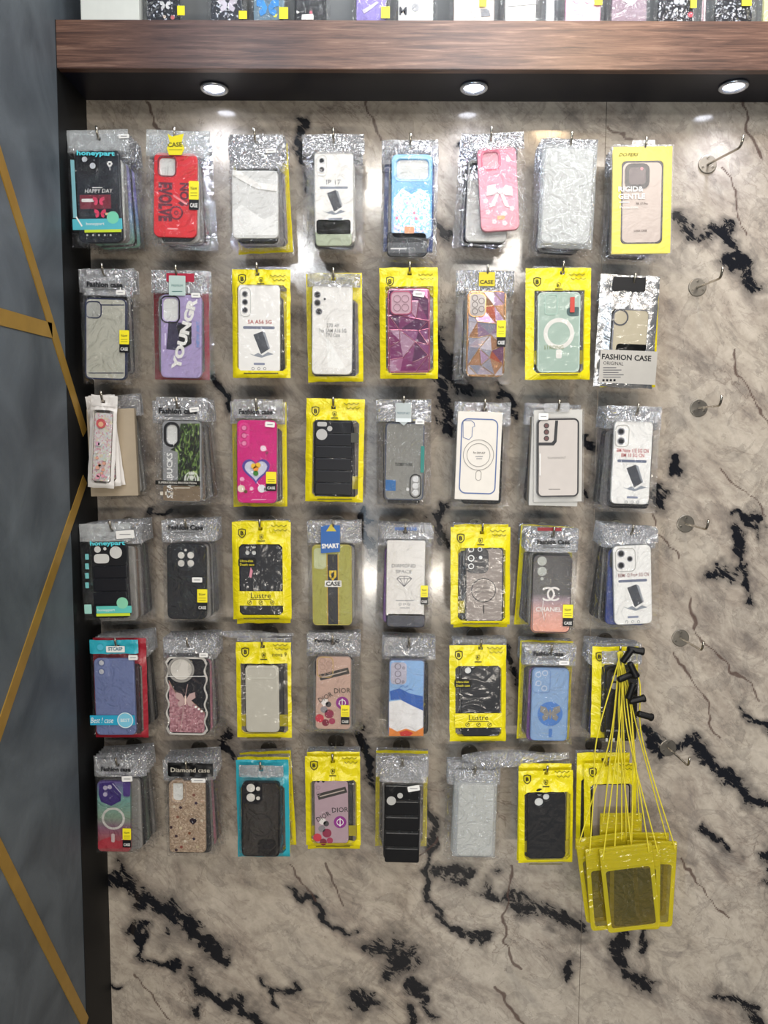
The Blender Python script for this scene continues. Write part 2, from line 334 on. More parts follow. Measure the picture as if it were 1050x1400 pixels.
def marble():
    if 'marble' in _m: return _m['marble']
    m, nt, out = newmat('marble_laminate'); L = nt.links.new
    b = N(nt, 'BsdfPrincipled'); b.inputs['Roughness'].default_value = 0.12; b.inputs['Specular IOR Level'].default_value = 0.6
    tc = N(nt, 'TexCoord'); mp = N(nt, 'Mapping'); mp.inputs['Scale'].default_value = (1, 1, 2.1); mr = N(nt, 'Mapping'); mr.inputs['Rotation'].default_value = (0, R(-40), 0)
    L(tc.outputs['Object'], mr.inputs[0]); L(mr.outputs[0], mp.inputs[0])
    def nz(scale, detail, dist, vec, off=0.0, rough=0.55):
        n = N(nt, 'TexNoise'); n.noise_dimensions = '4D'; n.inputs['W'].default_value = off
        n.inputs['Scale'].default_value = scale; n.inputs['Detail'].default_value = detail; n.inputs['Distortion'].default_value = dist; n.inputs['Roughness'].default_value = rough
        L(vec, n.inputs['Vector']); return n.outputs['Fac']
    def ramp(fac, st):
        r = N(nt, 'ValToRGB'); e = r.color_ramp.elements
        while len(e) < len(st): e.new(0.5)
        for el, (p, c) in zip(e, st): el.position = p; el.color = lin(c) if isinstance(c, str) else (c, c, c, 1)
        L(fac, r.inputs[0]); return r.outputs[0]
    def mixc(f, a, c, mode='MIX'):
        x = N(nt, 'MixRGB', blend_type=mode)
        for s, v in ((0, f), (1, a), (2, c)):
            if isinstance(v, (int, float)): x.inputs[s].default_value = v
            elif isinstance(v, str): x.inputs[s].default_value = lin(v)
            else: L(v, x.inputs[s])
        return x.outputs[0]
    def mth(op, a, c, clamp=False):
        x = N(nt, 'Math', operation=op, use_clamp=clamp)
        for s, v in ((0, a), (1, c)):
            if isinstance(v, (int, float)): x.inputs[s].default_value = v
            else: L(v, x.inputs[s])
        return x.outputs[0]
    big = nz(2.6, 5, 1.0, mp.outputs[0]); mid = nz(7, 8, 1.4, mp.outputs[0], 3.1, 0.62); fine = nz(45, 8, 1.0, tc.outputs['Object'], 1.0, 0.7)
    col = ramp(big, [(0.3, '#736d69'), (0.44, '#a0958a'), (0.58, '#b2a89b'), (0.72, '#928c86')])
    col = mixc(ramp(mid, [(0.42, 0.0), (0.60, 0.75)]), col, '#c2b8ab')
    col = mixc(ramp(mid, [(0.28, 0.75), (0.42, 0.0)]), col, '#696260')
    pv = nz(9, 5, 2.2, mr.outputs[0], 21.0, 0.6)
    col = mixc(mth('MULTIPLY', ramp(pv, [(0.53, 0.0), (0.57, 1.0), (0.64, .2)]), 0.36), col, '#7f7973')
    pe = mth('ABSOLUTE', mth('SUBTRACT', pv, 0.548), 0.0)
    col = mixc(mth('MULTIPLY', ramp(pe, [(0.0, 0.38), (0.005, 0.0)]), 1.0), col, '#4c443f')
    # thin branching lines
    n2 = nz(3.4, 6, 1.6, mp.outputs[0], 7.7, 0.6); l = mth('ABSOLUTE', mth('SUBTRACT', n2, 0.5), 0.0)
    msk = ramp(nz(3, 2, 0.3, tc.outputs['Object'], 5), [(0.45, 0.0), (0.62, 1.0)])
    col = mixc(mth('MULTIPLY', ramp(l, [(0.0, 0.55), (0.010, 0.0)]), msk), col, '#5d4c44')
    n3 = nz(6.5, 7, 1.3, mp.outputs[0], 11.7, 0.62); l3 = mth('ABSOLUTE', mth('SUBTRACT', n3, 0.5), 0.0)
    col = mixc(mth('MULTIPLY', ramp(l3, [(0.0, 0.3), (0.02, 0.0)]), ramp(big, [(0.5, 1.0), (0.6, 0.0)])), col, '#6b625e')
    col = mixc(0.35, col, ramp(fine, [(0.3, '#6e6763'), (0.6, '#e2dcd2')]), 'SOFT_LIGHT')
    ab = N(nt, 'Attribute', attribute_name='blot'); ac = N(nt, 'Attribute', attribute_name='crack')
    # smoky halo round the blots, then ragged black
    spn = nz(20, 9, 2.4, mp.outputs[0], 2.0, 0.78); sp2 = nz(8, 6, 2.0, mp.outputs[0], 4.0, 0.7)
    halo = mth('MULTIPLY', ramp(mth('ADD', ab.outputs['Fac'], mth('MULTIPLY', mth('SUBTRACT', sp2, 0.5), 1.2)), [(0.02, 0.0), (0.6, 0.7)]), 1.0)
    col = mixc(halo, col, '#59534f')
    e = mth('ADD', ab.outputs['Fac'], mth('MULTIPLY', mth('SUBTRACT', spn, 0.5), 2.2))
    e = mth('ADD', e, mth('MULTIPLY', mth('SUBTRACT', sp2, 0.5), 1.0))
    e = mth('MULTIPLY', ramp(e, [(0.70, 0.0), (0.84, 1.0)]), ramp(ab.outputs['Fac'], [(0.08, 0.0), (0.3, 1.0)]))
    col = mixc(e, col, '#17181d')
    ce = mth('ADD', ac.outputs['Fac'], mth('MULTIPLY', mth('SUBTRACT', fine, 0.5), 0.9))
    col = mixc(ramp(ce, [(0.3, 0.0), (0.75, 0.8)]), col, '#4f3a34')
    L(col, b.inputs['Base Color'])
    bp = N(nt, 'Bump'); bp.inputs['Strength'].default_value = 0.08; bp.inputs['Distance'].default_value = 0.002
    L(nz(30, 3, 0.5, tc.outputs['Object'], 6), bp.inputs['Height']); L(bp.outputs[0], b.inputs['Normal'])
    L(b.outputs[0], out.inputs[0]); _m['marble'] = m; return m
def plaster(col1, col2):
    m, nt, out = newmat('brushed_plaster'); L = nt.links.new
    b = N(nt, 'BsdfPrincipled'); b.inputs['Roughness'].default_value = 0.55
    tc = N(nt, 'TexCoord'); n = N(nt, 'TexNoise'); n.inputs['Scale'].default_value = 6; n.inputs['Detail'].default_value = 8; n.inputs['Distortion'].default_value = 1
    L(tc.outputs['Object'], n.inputs['Vector']); r = N(nt, 'ValToRGB'); r.color_ramp.elements[0].position = .3; r.color_ramp.elements[0].color = lin(col1); r.color_ramp.elements[1].position = .72; r.color_ramp.elements[1].color = lin(col2)
    L(n.outputs['Fac'], r.inputs[0]); L(r.outputs[0], b.inputs['Base Color'])
    n2 = N(nt, 'TexNoise'); n2.inputs['Scale'].default_value = 55; n2.inputs['Detail'].default_value = 6; L(tc.outputs['Object'], n2.inputs['Vector'])
    bp = N(nt, 'Bump'); bp.inputs['Strength'].default_value = 0.35; bp.inputs['Distance'].default_value = 0.003; L(n2.outputs['Fac'], bp.inputs['Height']); L(bp.outputs[0], b.inputs['Normal'])
    L(b.outputs[0], out.inputs[0]); return m
def wood():
    m, nt, out = newmat('walnut_laminate'); L = nt.links.new
    b = N(nt, 'BsdfPrincipled'); b.inputs['Roughness'].default_value = 0.33
    tc = N(nt, 'TexCoord'); mp = N(nt, 'Mapping'); mp.inputs['Scale'].default_value = (2.4, 40, 52); L(tc.outputs['Object'], mp.inputs[0])
    n = N(nt, 'TexNoise'); n.inputs['Scale'].default_value = 3.0; n.inputs['Detail'].default_value = 9; n.inputs['Distortion'].default_value = .5; n.inputs['Roughness'].default_value = .7; L(mp.outputs[0], n.inputs['Vector'])
    r = N(nt, 'ValToRGB'); e = r.color_ramp.elements; e.new(.5); e.new(.6)
    for el, (p, c) in zip(e, [(.28, '#2c1c18'), (.43, '#573b2f'), (.56, '#755545'), (.76, '#a3846f')]): el.position = p; el.color = lin(c)
    L(n.outputs['Fac'], r.inputs[0])
    n2 = N(nt, 'TexNoise'); n2.inputs['Scale'].default_value = 3.5; n2.inputs['Detail'].default_value = 3; L(tc.outputs['Object'], n2.inputs['Vector'])
    mx = N(nt, 'MixRGB', blend_type='MULTIPLY'); r2 = N(nt, 'ValToRGB'); r2.color_ramp.elements[0].position = .35; r2.color_ramp.elements[0].color = (.42, .36, .42, 1); r2.color_ramp.elements[1].position = .6
    L(n2.outputs['Fac'], r2.inputs[0]); mx.inputs[0].default_value = .8; L(r.outputs[0], mx.inputs[1]); L(r2.outputs[0], mx.inputs[2]); L(mx.outputs[0], b.inputs['Base Color'])
    bp = N(nt, 'Bump'); bp.inputs['Strength'].default_value = .15; bp.inputs['Distance'].default_value = .001; L(n.outputs['Fac'], bp.inputs['Height']); L(bp.outputs[0], b.inputs['Normal'])
    L(b.outputs[0], out.inputs[0]); return m

WALLB = bpy.data.objects.new('wall_back', None); C.objects.link(WALLB); WALLB['kind'] = 'structure'
build_wall()
link('backing_board', box(XL - 0.2, XR, 0.0125, 0.06, 0, 2.9), T('#1b1b1d', 0.7), WALLB)
link('upper_panel', box(XL, XR, 0.0, 0.012, zt, 2.9), T('#8d9092', 0.5), WALLB)
Zc = 2.9
# side wall: dark plaster, and a near-black strip from the corner to the shelf front
SIDE = bpy.data.objects.new('wall_left', None); C.objects.link(SIDE); SIDE['kind'] = 'structure'
link('plaster_face', box(XL - 0.1, XL - 0.001, -1.6, SHELF_F, 0, Zc), plaster('#434a51', '#6a7279'), SIDE)
link('near_black_strip', box(XL - 0.1, XL, SHELF_F, 0.012, 0, zt), T('#040507', 0.6), SIDE)
link('upper_plaster', box(XL - 0.1, XL - 0.001, SHELF_F, 0.012, zt, Zc), plaster('#434a51', '#6a7279'), SIDE)
gold = T('#b08a3e', 0.42, 0.35, 0.2, scale=30)
def stripe(a, b, w):
    pa = on_x(a[0], a[1], XL); pb = on_x(b[0], b[1], XL)
    d = Vector((pb.y - pa.y, pb.z - pa.z)).normalized(); n = Vector((-d.y, d.x)) * w / 2
    V = []
    for x in (XL - 0.001, XL + 0.0008):
        V += [(x, pa.y + n.x, pa.z + n.y), (x, pb.y + n.x, pb.z + n.y), (x, pb.y - n.x, pb.z - n.y), (x, pa.y - n.x, pa.z - n.y)]
    link('gold_stripe', pydata(V, [(0, 3, 2, 1), (4, 5, 6, 7), (0, 1, 5, 4), (1, 2, 6, 5), (2, 3, 7, 6), (3, 0, 4, 7)]), gold, SIDE)
stripe((-30, 120), (116, 592), 0.024); stripe((-40, 422), (71, 452), 0.026); stripe((116, 655), (-30, 1085), 0.024); stripe((-30, 1105), (118, 1400), 0.024)
FLOOR = link('floor', box(XL - 0.1, XR, -1.6, 0.0, -0.05, 0.0), T('#6d675f', 0.4), kind='structure')

# ---------------------------------------------------------------- shelf above the pegs
SH = bpy.data.objects.new('display_shelf', None); C.objects.link(SH); SH.location = (0, 0, ZB)
SH['label'] = 'long walnut fronted shelf above all the pegs with black underside'; SH['category'] = 'shelf'
def loc_under(me): me.transform(Matrix.Translation((0, 0, -ZB))); return me
link('fascia_board', loc_under(box(XL + 0.0, XR, SHELF_F, SHELF_F + 0.016, zbf, zt, 0.0008)), wood(), SH)
# underside with three holes for the lamps
LAMPS = [at_ for at_ in ((293, 120), (648, 119), (1003, 117))]
def zplane(px, py, z):
    d = CR @ Vector(((px - W / 2) / F, -(py - H / 2) / F, -1.0)); return CAM + d * ((z - CAM.z) / d.z)
LP = [zplane(x, y, zbf + 0.002) for x, y in LAMPS]
me = prism([[(XL, SHELF_F + .016), (XR, SHELF_F + .016), (XR, 0), (XL, 0)]] + [circ(p.x, p.y, 0.0225, 24) for p in LP], -0.004, 0.004)
me.transform(Matrix(((1, 0, 0, 0), (0, 0, 1, 0), (0, -1, 0, 0), (0, 0, 0, 1))))   # x,z drawn -> x,y lying flat
# drawn with z=y : after rotation y = z
link('underside_panel', me, T('#0a0c1c', 0.4), SH, (0, 0, zbf - ZB + 0.006))
link('top_board', loc_under(box(XL, XR, SHELF_F + .016, 0, zt - 0.016, zt)), T('#3a2620', .5), SH)
for i, p in enumerate(LP):
    t = bpy.data.objects.new('recessed_downlight', None); C.objects.link(t); t.location = (p.x, p.y, zbf)
    t['label'] = ('small round white downlight under the shelf, %s of three' % ('leftmost', 'middle', 'rightmost')[i]); t['category'] = 'downlight'; t['group'] = 'downlights under the shelf'
    ring = []; fc = []
    prof = [(0.0262, 0.0015), (0.0262, -0.0015), (0.0235, -0.0035), (0.0195, -0.002), (0.0185, 0.004), (0.0185, 0.008), (0.0222, 0.008), (0.0222, 0.0015)]
    n = 32
    for k in range(n):
        a = 2 * math.pi * k / n
        for r_, z_ in prof: ring.append((r_ * math.cos(a), r_ * math.sin(a), z_))
    q = len(prof)
    for k in range(n):
        for j in range(q): fc.append((k * q + j, ((k + 1) % n) * q + j, ((k + 1) % n) * q + (j + 1) % q, k * q + (j + 1) % q))
    link('trim_ring', pydata(ring, fc, True), T('#c9ccd2', 0.25, 0.8), t)
    lens = []; lf = []
    for j, (r_, z_) in enumerate(((0.0183, 0.0035), (0.014, 0.0015), (0.007, 0.0004))):
        for k in range(n): a = 2 * math.pi * k / n; lens.append((r_ * math.cos(a), r_ * math.sin(a), z_))
    for j in range(2):
        for k in range(n): lf.append((j * n + k, j * n + (k + 1) % n, (j + 1) * n + (k + 1) % n, (j + 1) * n + k))
    lf.append(tuple(range(2 * n, 3 * n)))
    link('lens', pydata(lens, lf, True), T('#eef2ff', 0.3, 0, 0, 14.0), t)
    lamp('downlight_lamp', 'SPOT', (p.x, p.y, zbf - 0.006), 1.9, (0.72, 0.80, 1.0), (p.x, p.y - 0.006, 0), spot_size=R(128), spot_blend=0.9, shadow_soft_size=0.016)

# ---------------------------------------------------------------- phone case packages
YF = -0.100                       # depth of the front package on each peg
PITCH = 0.0135
CT = 0.0045                       # half thickness of a case

def film_y(pk, x, z, back=False):
    x0, x1, z0, z1 = pk['bag']; c = pk['body']
    e = min(1.0, max(0.0, min(x - x0, x1 - x, z - z0, z1 - z)) / 0.0035); e = e ** 0.6
    dx = max(c[0] - x, 0, x - c[1]); dz = max(c[2] - z, 0, z - c[3]); d = math.hypot(dx, dz)
    g = math.exp(-(d / 0.011) ** 2)
    s = pk['seed']; nn = noise.noise((x * 55 + s, z * 40, 1.3 if back else 0)) + 0.6 * noise.noise((x * 130, z * 120 + s, 5))
    r = math.hypot(x, z); ang = math.atan2(z, x)
    fold = 0.0019 * math.sin(ang * 9 + s) * math.exp(-((r - .016) / .03) ** 2)
    amp = 0.0003 + 0.0018 * (1 - g)
    if back: return (0.0005 + 0.0048 * g) * e + (amp * nn * 0.4 + fold) * e * (0.3 if g > .5 else 1)
    v = -(0.0006 + pk['bulge'] * g) * e + (amp * nn + fold) * e
    lim = -(CT + .0006) if (dx == 0 and dz == 0) else 9
    return min(v, lim) if e > 0.9 else v
def lines_between(a, b, step, marks):
    ms = sorted(set([a, b] + [m for m in marks if a + 1e-4 < m < b - 1e-4])); out = []
    for p, q in zip(ms, ms[1:]):
        n = max(1, round((q - p) / step)); out += [p + (q - p) * i / n for i in range(n)]
    return out + [b]
def bag_meshes(pk, zones, step=0.0046, hole=True):
    """zones(x,z) -> key ; gives one mesh per key, front and back sheets"""
    x0, x1, z0, z1 = pk['bag']; win = pk.get('win'); rr = 0.006
    mx = [-0.004, 0.004]; mz = [-0.003, 0.003, pk['zh']]
    if win: mx += [win[0], win[0] + rr, win[1] - rr, win[1]]; mz += [win[2], win[2] + rr, win[3] - rr, win[3]]
    X = lines_between(x0, x1, step, mx); Z = lines_between(z0, z1, step, mz)
    acc = {}
    def put(key, poly, back):
        V, Fc, idx = acc.setdefault(key, ([], [], {})); f = []
        for (x, z) in poly:
            k = (round(x, 6), round(z, 6), back)
            if k not in idx:
                idx[k] = len(V); ex = 0.0; ez = 0.0
                if abs(x - x0) < 1e-6 or abs(x - x1) < 1e-6: ex = 0.0009 * noise.noise((z * 60, pk['seed'], 2))
                if abs(z - z0) < 1e-6 or abs(z - z1) < 1e-6: ez = 0.0014 * noise.noise((x * 50, pk['seed'], 4))
                V.append((x + ex, film_y(pk, x, z, back), z + ez))
            f.append(idx[k])
        Fc.append(tuple(f if not back else f[::-1]))
    for i in range(len(X) - 1):
        for j in range(len(Z) - 1):
            a, b, c, d = X[i], X[i + 1], Z[j], Z[j + 1]; cx, cz = (a + b) / 2, (c + d) / 2
            if hole and abs(cx) < 0.004 and abs(cz) < 0.003: continue
            quad = [(a, c), (b, c), (b, d), (a, d)]
            for back in (False, True):
                if win:
                    l = abs(a - win[0]) < 1e-6; r_ = abs(b - win[1]) < 1e-6; bt = abs(c - win[2]) < 1e-6; tp = abs(d - win[3]) < 1e-6
                    ins = win[0] < cx < win[1] and win[2] < cz < win[3]
                    if ins and (l or r_) and (bt or tp):
                        k = 0 if (l and bt) else 1 if (r_ and bt) else 2 if (r_ and tp) else 3
                        corner = [quad[k - 1], quad[k], quad[(k + 1) % 4]]; rest = [quad[(k + 1) % 4], quad[(k + 2) % 4], quad[k - 1]]
                        put('frame', corner, back); put('pane', rest, back); continue
                put(zones(cx, cz), quad, back)
    return {k: pydata(v[0], v[1], True) for k, v in acc.items()}

class Pack:
    """one package; all coordinates are given where they sit, in units of the picture, and turned into metres on its plane"""
    def __init__(s, name, label, hook, bag, case, tilt=0, Y=YF, kind='clear', win=None, head=None, bulge=0.0054, header=True, foil=None, back_kind=None, category='phone case', headmat=None, bodymat=None, group=None, zipped=False, hole=True):
        s.Y = Y; s.t = R(tilt); o = at(hook[0], hook[1], Y)
        s.root = bpy.data.objects.new(name, None); C.objects.link(s.root); s.root.location = o; s.root.rotation_euler = (0, -s.t, 0)
        s.root['label'] = label; s.root['category'] = category
        if group: s.root['group'] = group
        s.o = o
        s.pk = {'bag': s.rect(*bag), 'body': s.rect(*case), 'seed': random.random() * 50, 'bulge': bulge}
        x0, x1, z0, z1 = s.pk['bag']
        zh = s.pk['body'][3] + 0.004 if head is None else s.loc(hook[0], head)[1]
        s.pk['zh'] = min(zh, z1 - .004)
        if win: s.pk['win'] = s.rect(*win)
        if kind == 'box' or kind == 'none': return
        if kind == 'clear':
            z = bag_meshes(s.pk, lambda x, q: 'header' if q > s.pk['zh'] else 'body', hole=hole)
            link('bag_body', z['body'], bodymat or CLEAR, s.root)
            if 'header' in z: link('bag_header', z['header'], headmat or HEAD, s.root)
        elif kind == 'pouch':
            w = s.pk['win']
            z = bag_meshes(s.pk, lambda x, q: 'pane' if (w[0] < x < w[1] and w[2] < q < w[3]) else 'frame', hole=hole)
            link('pouch_frame', z['frame'], foil or YEL, s.root); link('window_film', z['pane'], PANE, s.root)
        if zipped:
            zz = s.pk['zh'] + 0.004
            for k in range(2): link('zip_strip', box(x0 + .001, x1 - .001, -.0034, -.0022, zz + k * .0035, zz + k * .0035 + .0016, .0004), HEAD, s.root)
    def loc(s, px, py):
        w = at(px, py, s.Y - CT); dx = w.x - s.o.x; dz = w.z - s.o.z; a = -s.t
        return dx * math.cos(a) - dz * math.sin(a), dx * math.sin(a) + dz * math.cos(a)
    def rect(s, x0, y0, x1, y1):
        cx, cz = s.loc((x0 + x1) / 2, (y0 + y1) / 2); k = (s.Y - CT - CAM.y) / F * 1.004
        w = (x1 - x0) * k / 2; h = (y1 - y0) * k / 2
        return cx - w, cx + w, cz - h, cz + h
    def sc_(s, v): return v * (s.Y - CAM.y) / F
    def surf(s, lv, b, x0, x1, z0, z1):
        if not b: return -CT - 0.00022 * lv - s.__dict__.get('lift', 0)
        m = 0
        for i in range(15):
            for j in range(9): m = min(m, film_y(s.pk, x0 + (x1 - x0) * i / 14, z0 + (z1 - z0) * j / 8))
        return m - 0.0008 - 0.00022 * lv
    def over(s, y, lv, b, x0, x1, z0, z1, th):
        P_ = s.__dict__.setdefault('placed', [])
        if lv > 0:
            for (l, bb, a0, a1, c0, c1, f) in P_:
                if bb == b and l < lv and a0 < x1 and a1 > x0 and c0 < z1 and c1 > z0: y = min(y, f - .00022)
            P_.append((lv, b, x0, x1, z0, z1, y - th + .0002))
        return y
    def plate(s, outs, mat, lv=1, b=False, name='printed_patch', th=0.0002, bev=0, parent=None, label=None):
        xs = [p[0] for p in outs[0]]; zs = [p[1] for p in outs[0]]
        y = s.over(s.surf(lv, b, min(xs), max(xs), min(zs), max(zs)), lv, b, min(xs), max(xs), min(zs), max(zs), th)
        o = link(name, prism(outs, y - th + .0002, y + .0002, bev), mat, parent or s.root)
        if label: o['label'] = label
        return o
    def case(s, rc, mat, r=7, holes=(), bev=0.0018, insert=INS, name='case_shell', border=None, bw=1.6, depth=1.0, y0=None):
        x0, x1, z0, z1 = s.rect(*rc); outs = [rrect(x0, x1, z0, z1, s.sc_(r))]
        for h in holes: outs.append(s.hole(h))
        ob = link(name, prism(outs, -CT, CT * depth, bev, 2), mat, s.root)
        if holes and insert:
            hx = [p[0] for o in outs[1:] for p in o]; hz = [p[1] for o in outs[1:] for p in o]
            link('paper_insert', box(min(hx) - .001, max(hx) + .001, -.0012, -.0006, min(hz) - .001, max(hz) + .001), insert, ob)
        if border:
            w = s.sc_(bw); bo = [rrect(x0 - .0004, x1 + .0004, z0 - .0004, z1 + .0004, s.sc_(r) + .0004), rrect(x0 + w, x1 - w, z0 + w, z1 - w, max(s.sc_(r) - w, .001))]
            link('bumper_frame', prism(bo, -CT - .0005, CT * depth + .0003, .0006), border, s.root)
        return ob
    def hole(s, h):
        if h[0] == 'c':
            cx, cz = s.loc(h[1], h[2]); return circ(cx, cz, s.sc_(h[3]), 18)
        x0, x1, z0, z1 = s.rect(*h[1:5]); return rrect(x0, x1, z0, z1, s.sc_(h[5]))
    def cam(s, rc, mat, r=5, w=1.6, fill=None, name='camera_frame', th=.0008, lv=1):
        x0, x1, z0, z1 = s.rect(*rc); ww = s.sc_(w)
        outs = [rrect(x0, x1, z0, z1, s.sc_(r)), rrect(x0 + ww, x1 - ww, z0 + ww, z1 - ww, max(s.sc_(r) - ww, .0008))]
        o = s.plate(outs, mat, lv, name=name, th=th)
        if fill: s.plate([outs[1]], fill, lv - .5, name='camera_window', parent=None)
        return o
    def rr(s, x0, y0, x1, y1, r, mat, lv=1, b=False, name='printed_patch', th=.0002, rot=0, label=None):
        a, c, d, e = s.rect(x0, y0, x1, y1); p = rrect(a, c, d, e, s.sc_(r), 3)
        if rot: p = rotp(p, rot)
        return s.plate([p], mat, lv, b, name, th, label=label)
    def disc(s, cx, cy, r, mat, lv=1, b=False, name='printed_dot', th=.0002, ry=None):
        x, z = s.loc(cx, cy); return s.plate([circ(x, z, s.sc_(r), 16 if r < 4 else 24, s.sc_(ry) if ry else None)], mat, lv, b, name, th)
    def lens(s, cx, cy, r, mat=None, ringm=None, lv=2):
        x, z = s.loc(cx, cy); rr_ = s.sc_(r)
        o = s.plate([circ(x, z, rr_, 18), circ(x, z, rr_ * .72, 18)], ringm or GREYP, lv, name='lens_ring', th=.0007)
        s.plate([circ(x, z, rr_ * .72, 16)], mat or INK, lv, name='lens_opening')
    def ring(s, cx, cy, r, w, mat, lv=1, b=False, name='magnet_ring', th=.0003):
        x, z = s.loc(cx, cy); return s.plate([circ(x, z, s.sc_(r), 36), circ(x, z, s.sc_(r - w), 36)], mat, lv, b, name, th)
    def poly(s, pts, mat, lv=1, b=False, name='printed_shape', th=.0002):
        return s.plate([[s.loc(*p) for p in pts]], mat, lv, b, name, th)
    def ln(s, pts, w, mat, lv=1, b=False, name='printed_line', th=.0002):
        return s.plate([line([s.loc(*p) for p in pts], s.sc_(w))], mat, lv, b, name, th)
    def text(s, body, cx, cy, w, h=None, mat=INK, rot=0, lv=1, b=False, bold=0.0, shear=0, name='printed_text', th=.0002):
        x, z = s.loc(cx, cy); ww = s.sc_(w); hh = s.sc_(h) if h else None; e = (ww if abs(rot) < 45 else (hh or ww * .3)) / 2; e2 = ((hh or ww * .2) if abs(rot) < 45 else ww) / 2
        y = s.over(s.surf(lv, b, x - e, x + e, z - e2, z + e2), lv, b, x - e, x + e, z - e2, z + e2, th)
        return link(name, text_mesh(body, y - th + .0002, y + .0002, ww, hh, R(rot), x, z, bold, shear), mat, s.root)
    def newlabel(s, x0, y0, x1, y1, top='New', yfrac=.62):
        ym = y0 + (y1 - y0) * yfrac
        s.rr(x0, y0, x1, ym, .8, YLAB, 1, True, 'sale_sticker'); s.rr(x0, ym, x1, y1, .5, BLK, 1, True, 'sale_sticker_foot')
        w = x1 - x0; s.text(top, (x0 + x1) / 2, y0 + (ym - y0) * .38, w * .62, (ym - y0) * .2, INK, 6, 2, True, name='sticker_text')
        s.ln([(x0 + w * .15, y0 + (ym - y0) * .66), (x1 - w * .15, y0 + (ym - y0) * .66)], .7, T('#8f8612'), 2, True)
        s.ln([(x0 + w * .15, y0 + (ym - y0) * .82), (x1 - w * .15, y0 + (ym - y0) * .82)], .7, T('#8f8612'), 2, True)
        s.text('CASE', (x0 + x1) / 2, ym + (y1 - ym) * .6, w * .76, (y1 - ym) * .38, WHT, 0, 2, True, name='sticker_text', bold=.0004)
    def sticker(s, x0, y0, x1, y1, rot=0):
        s.rr(x0, y0, x1, y1, 1.2, WHT, 1, True, 'price_sticker', rot=R(rot)); cx, cy = (x0 + x1) / 2, (y0 + y1) / 2; w = (x1 - x0) * .3
        s.ln([(cx - w, cy), (cx + w, cy)], 1.2, T('#9a9a9a'), 2, True, 'sticker_print')
def rotp(p, a):
    cx = sum(q[0] for q in p) / len(p); cz = sum(q[1] for q in p) / len(p)
    return [(cx + (x - cx) * math.cos(a) - (z - cz) * math.sin(a), cz + (x - cx) * math.sin(a) + (z - cz) * math.cos(a)) for x, z in p]

def shield(s, cx, cy, r, mat=INK):
    pts = [(-1, -1), (0, -1.25), (1, -1), (1, .3), (.6, .95), (0, 1.3), (-.6, .95), (-1, .3)]
    o = [s.loc(cx + r * a, cy + r * b) for a, b in pts]; i = [s.loc(cx + r * .8 * a, cy + r * .82 * b) for a, b in pts]
    s.plate([o, i], mat, 1, True, 'shield_emblem')
    s.text('B', cx, cy, r * .85, r * 1.1, mat, 0, 1, True, bold=.0006, name='emblem_letter')
def yellow_pouch(label, hook, bag, win, case, casem=BLK, tilt=0, r=6, holes=(), lustre=False, name='phone_case_pouch', hand=True, logo2=True, band=True, Y=YF, strip=True, border=None, insert=INS):
    p = Pack(name, label, hook, bag, case, tilt, kind='pouch', win=win, Y=Y)
    p.case(case, casem, r, holes, border=border, insert=insert)
    x0, y0, x1, y1 = bag; w = x1 - x0
    shield(p, x0 + w * .17, y0 + 16 if y0 + 16 < win[1] - 6 else (y0 + win[1]) / 2, 5.2)
    if logo2:
        shield(p, x0 + w * .5, win[1] - 9, 2.8); p.ln([(x0 + w * .44, win[1] - 3.5), (x0 + w * .56, win[1] - 3.5)], 1.2, INK, 1, True)
    if strip: p.ln([(x0 + w * .2, y1 - 3.5), (x1 - w * .2, y1 - 3.5)], 1.3, T('#5b5510'), 1, True, 'small_print')
    if hand:
        for k, (a, b) in enumerate(((.66, .92), (.7, .93))):
            p.ln([(x0 + w * (a + (b - a) * q / 6), y0 + 6 + k * 6 + (1.3 if q % 2 else -1.0)) for q in range(7)], .8, T('#6b6516'), 1, True, 'handwriting')
    if band:
        c = p.rect(win[0], win[3] - (win[3] - win[1]) * .27, win[2], win[3] - (win[3] - win[1]) * .10)
        link('tinted_band', box(c[0], c[1], .0049, .0051, c[2], c[3]), YTINT, p.root)
    if lustre:
        cy = win[3] - (win[3] - win[1]) * .245; hh = (win[3] - win[1]) * .088
        p.rr(win[0] - 1, cy - hh * 1.15, win[2] + 1, cy + hh * 1.15, .2, YEL, 1, True, 'title_band')
        cx = (win[0] + win[2]) / 2
        p.text('Lustre', cx, cy - hh * .45, w * .34, None, INK, 0, 2, True); p.ln([(cx - w * .18, cy + hh * .15), (cx + w * .18, cy + hh * .15)], .9, T('#5b5510'), 2, True)
        for k in (-1, 0, 1):
            p.ring(cx + k * w * .19, cy + hh * .65, 3, .7, T('#3c3a20'), 2, True, 'icon_ring'); p.ln([(cx + k * w * .19 - 1.2, cy + hh * .65 + 1), (cx + k * w * .19 + 1.4, cy + hh * .65 - 1.3)], 1, INK, 2, True, 'icon_mark')
        lx, ly = win[0] - 1, win[1] + 20
        p.rr(lx, ly, lx + w * .3, ly + 12, 3, T('#0a0a0a', .5), 1, True, 'name_label')
        p.text('Ultra-thin', lx + w * .14, ly + 3.6, w * .22, 3.2, YLAB, 0, 2, True); p.text('Death case', lx + w * .15, ly + 8.6, w * .24, 3.2, YLAB, 0, 2, True)
    return p
def hdr(p, cx, cy, w=48, txt='Fashion case', sub=True, mat=INK):
    p.text(txt, cx, cy, w, w * .15, mat, 0, 1, True, bold=.0008)
    if sub: p.ln([(cx - w * .33, cy + 7), (cx + w * .33, cy + 7)], 1.3, T('#5a5a5c'), 1, True, 'small_print')
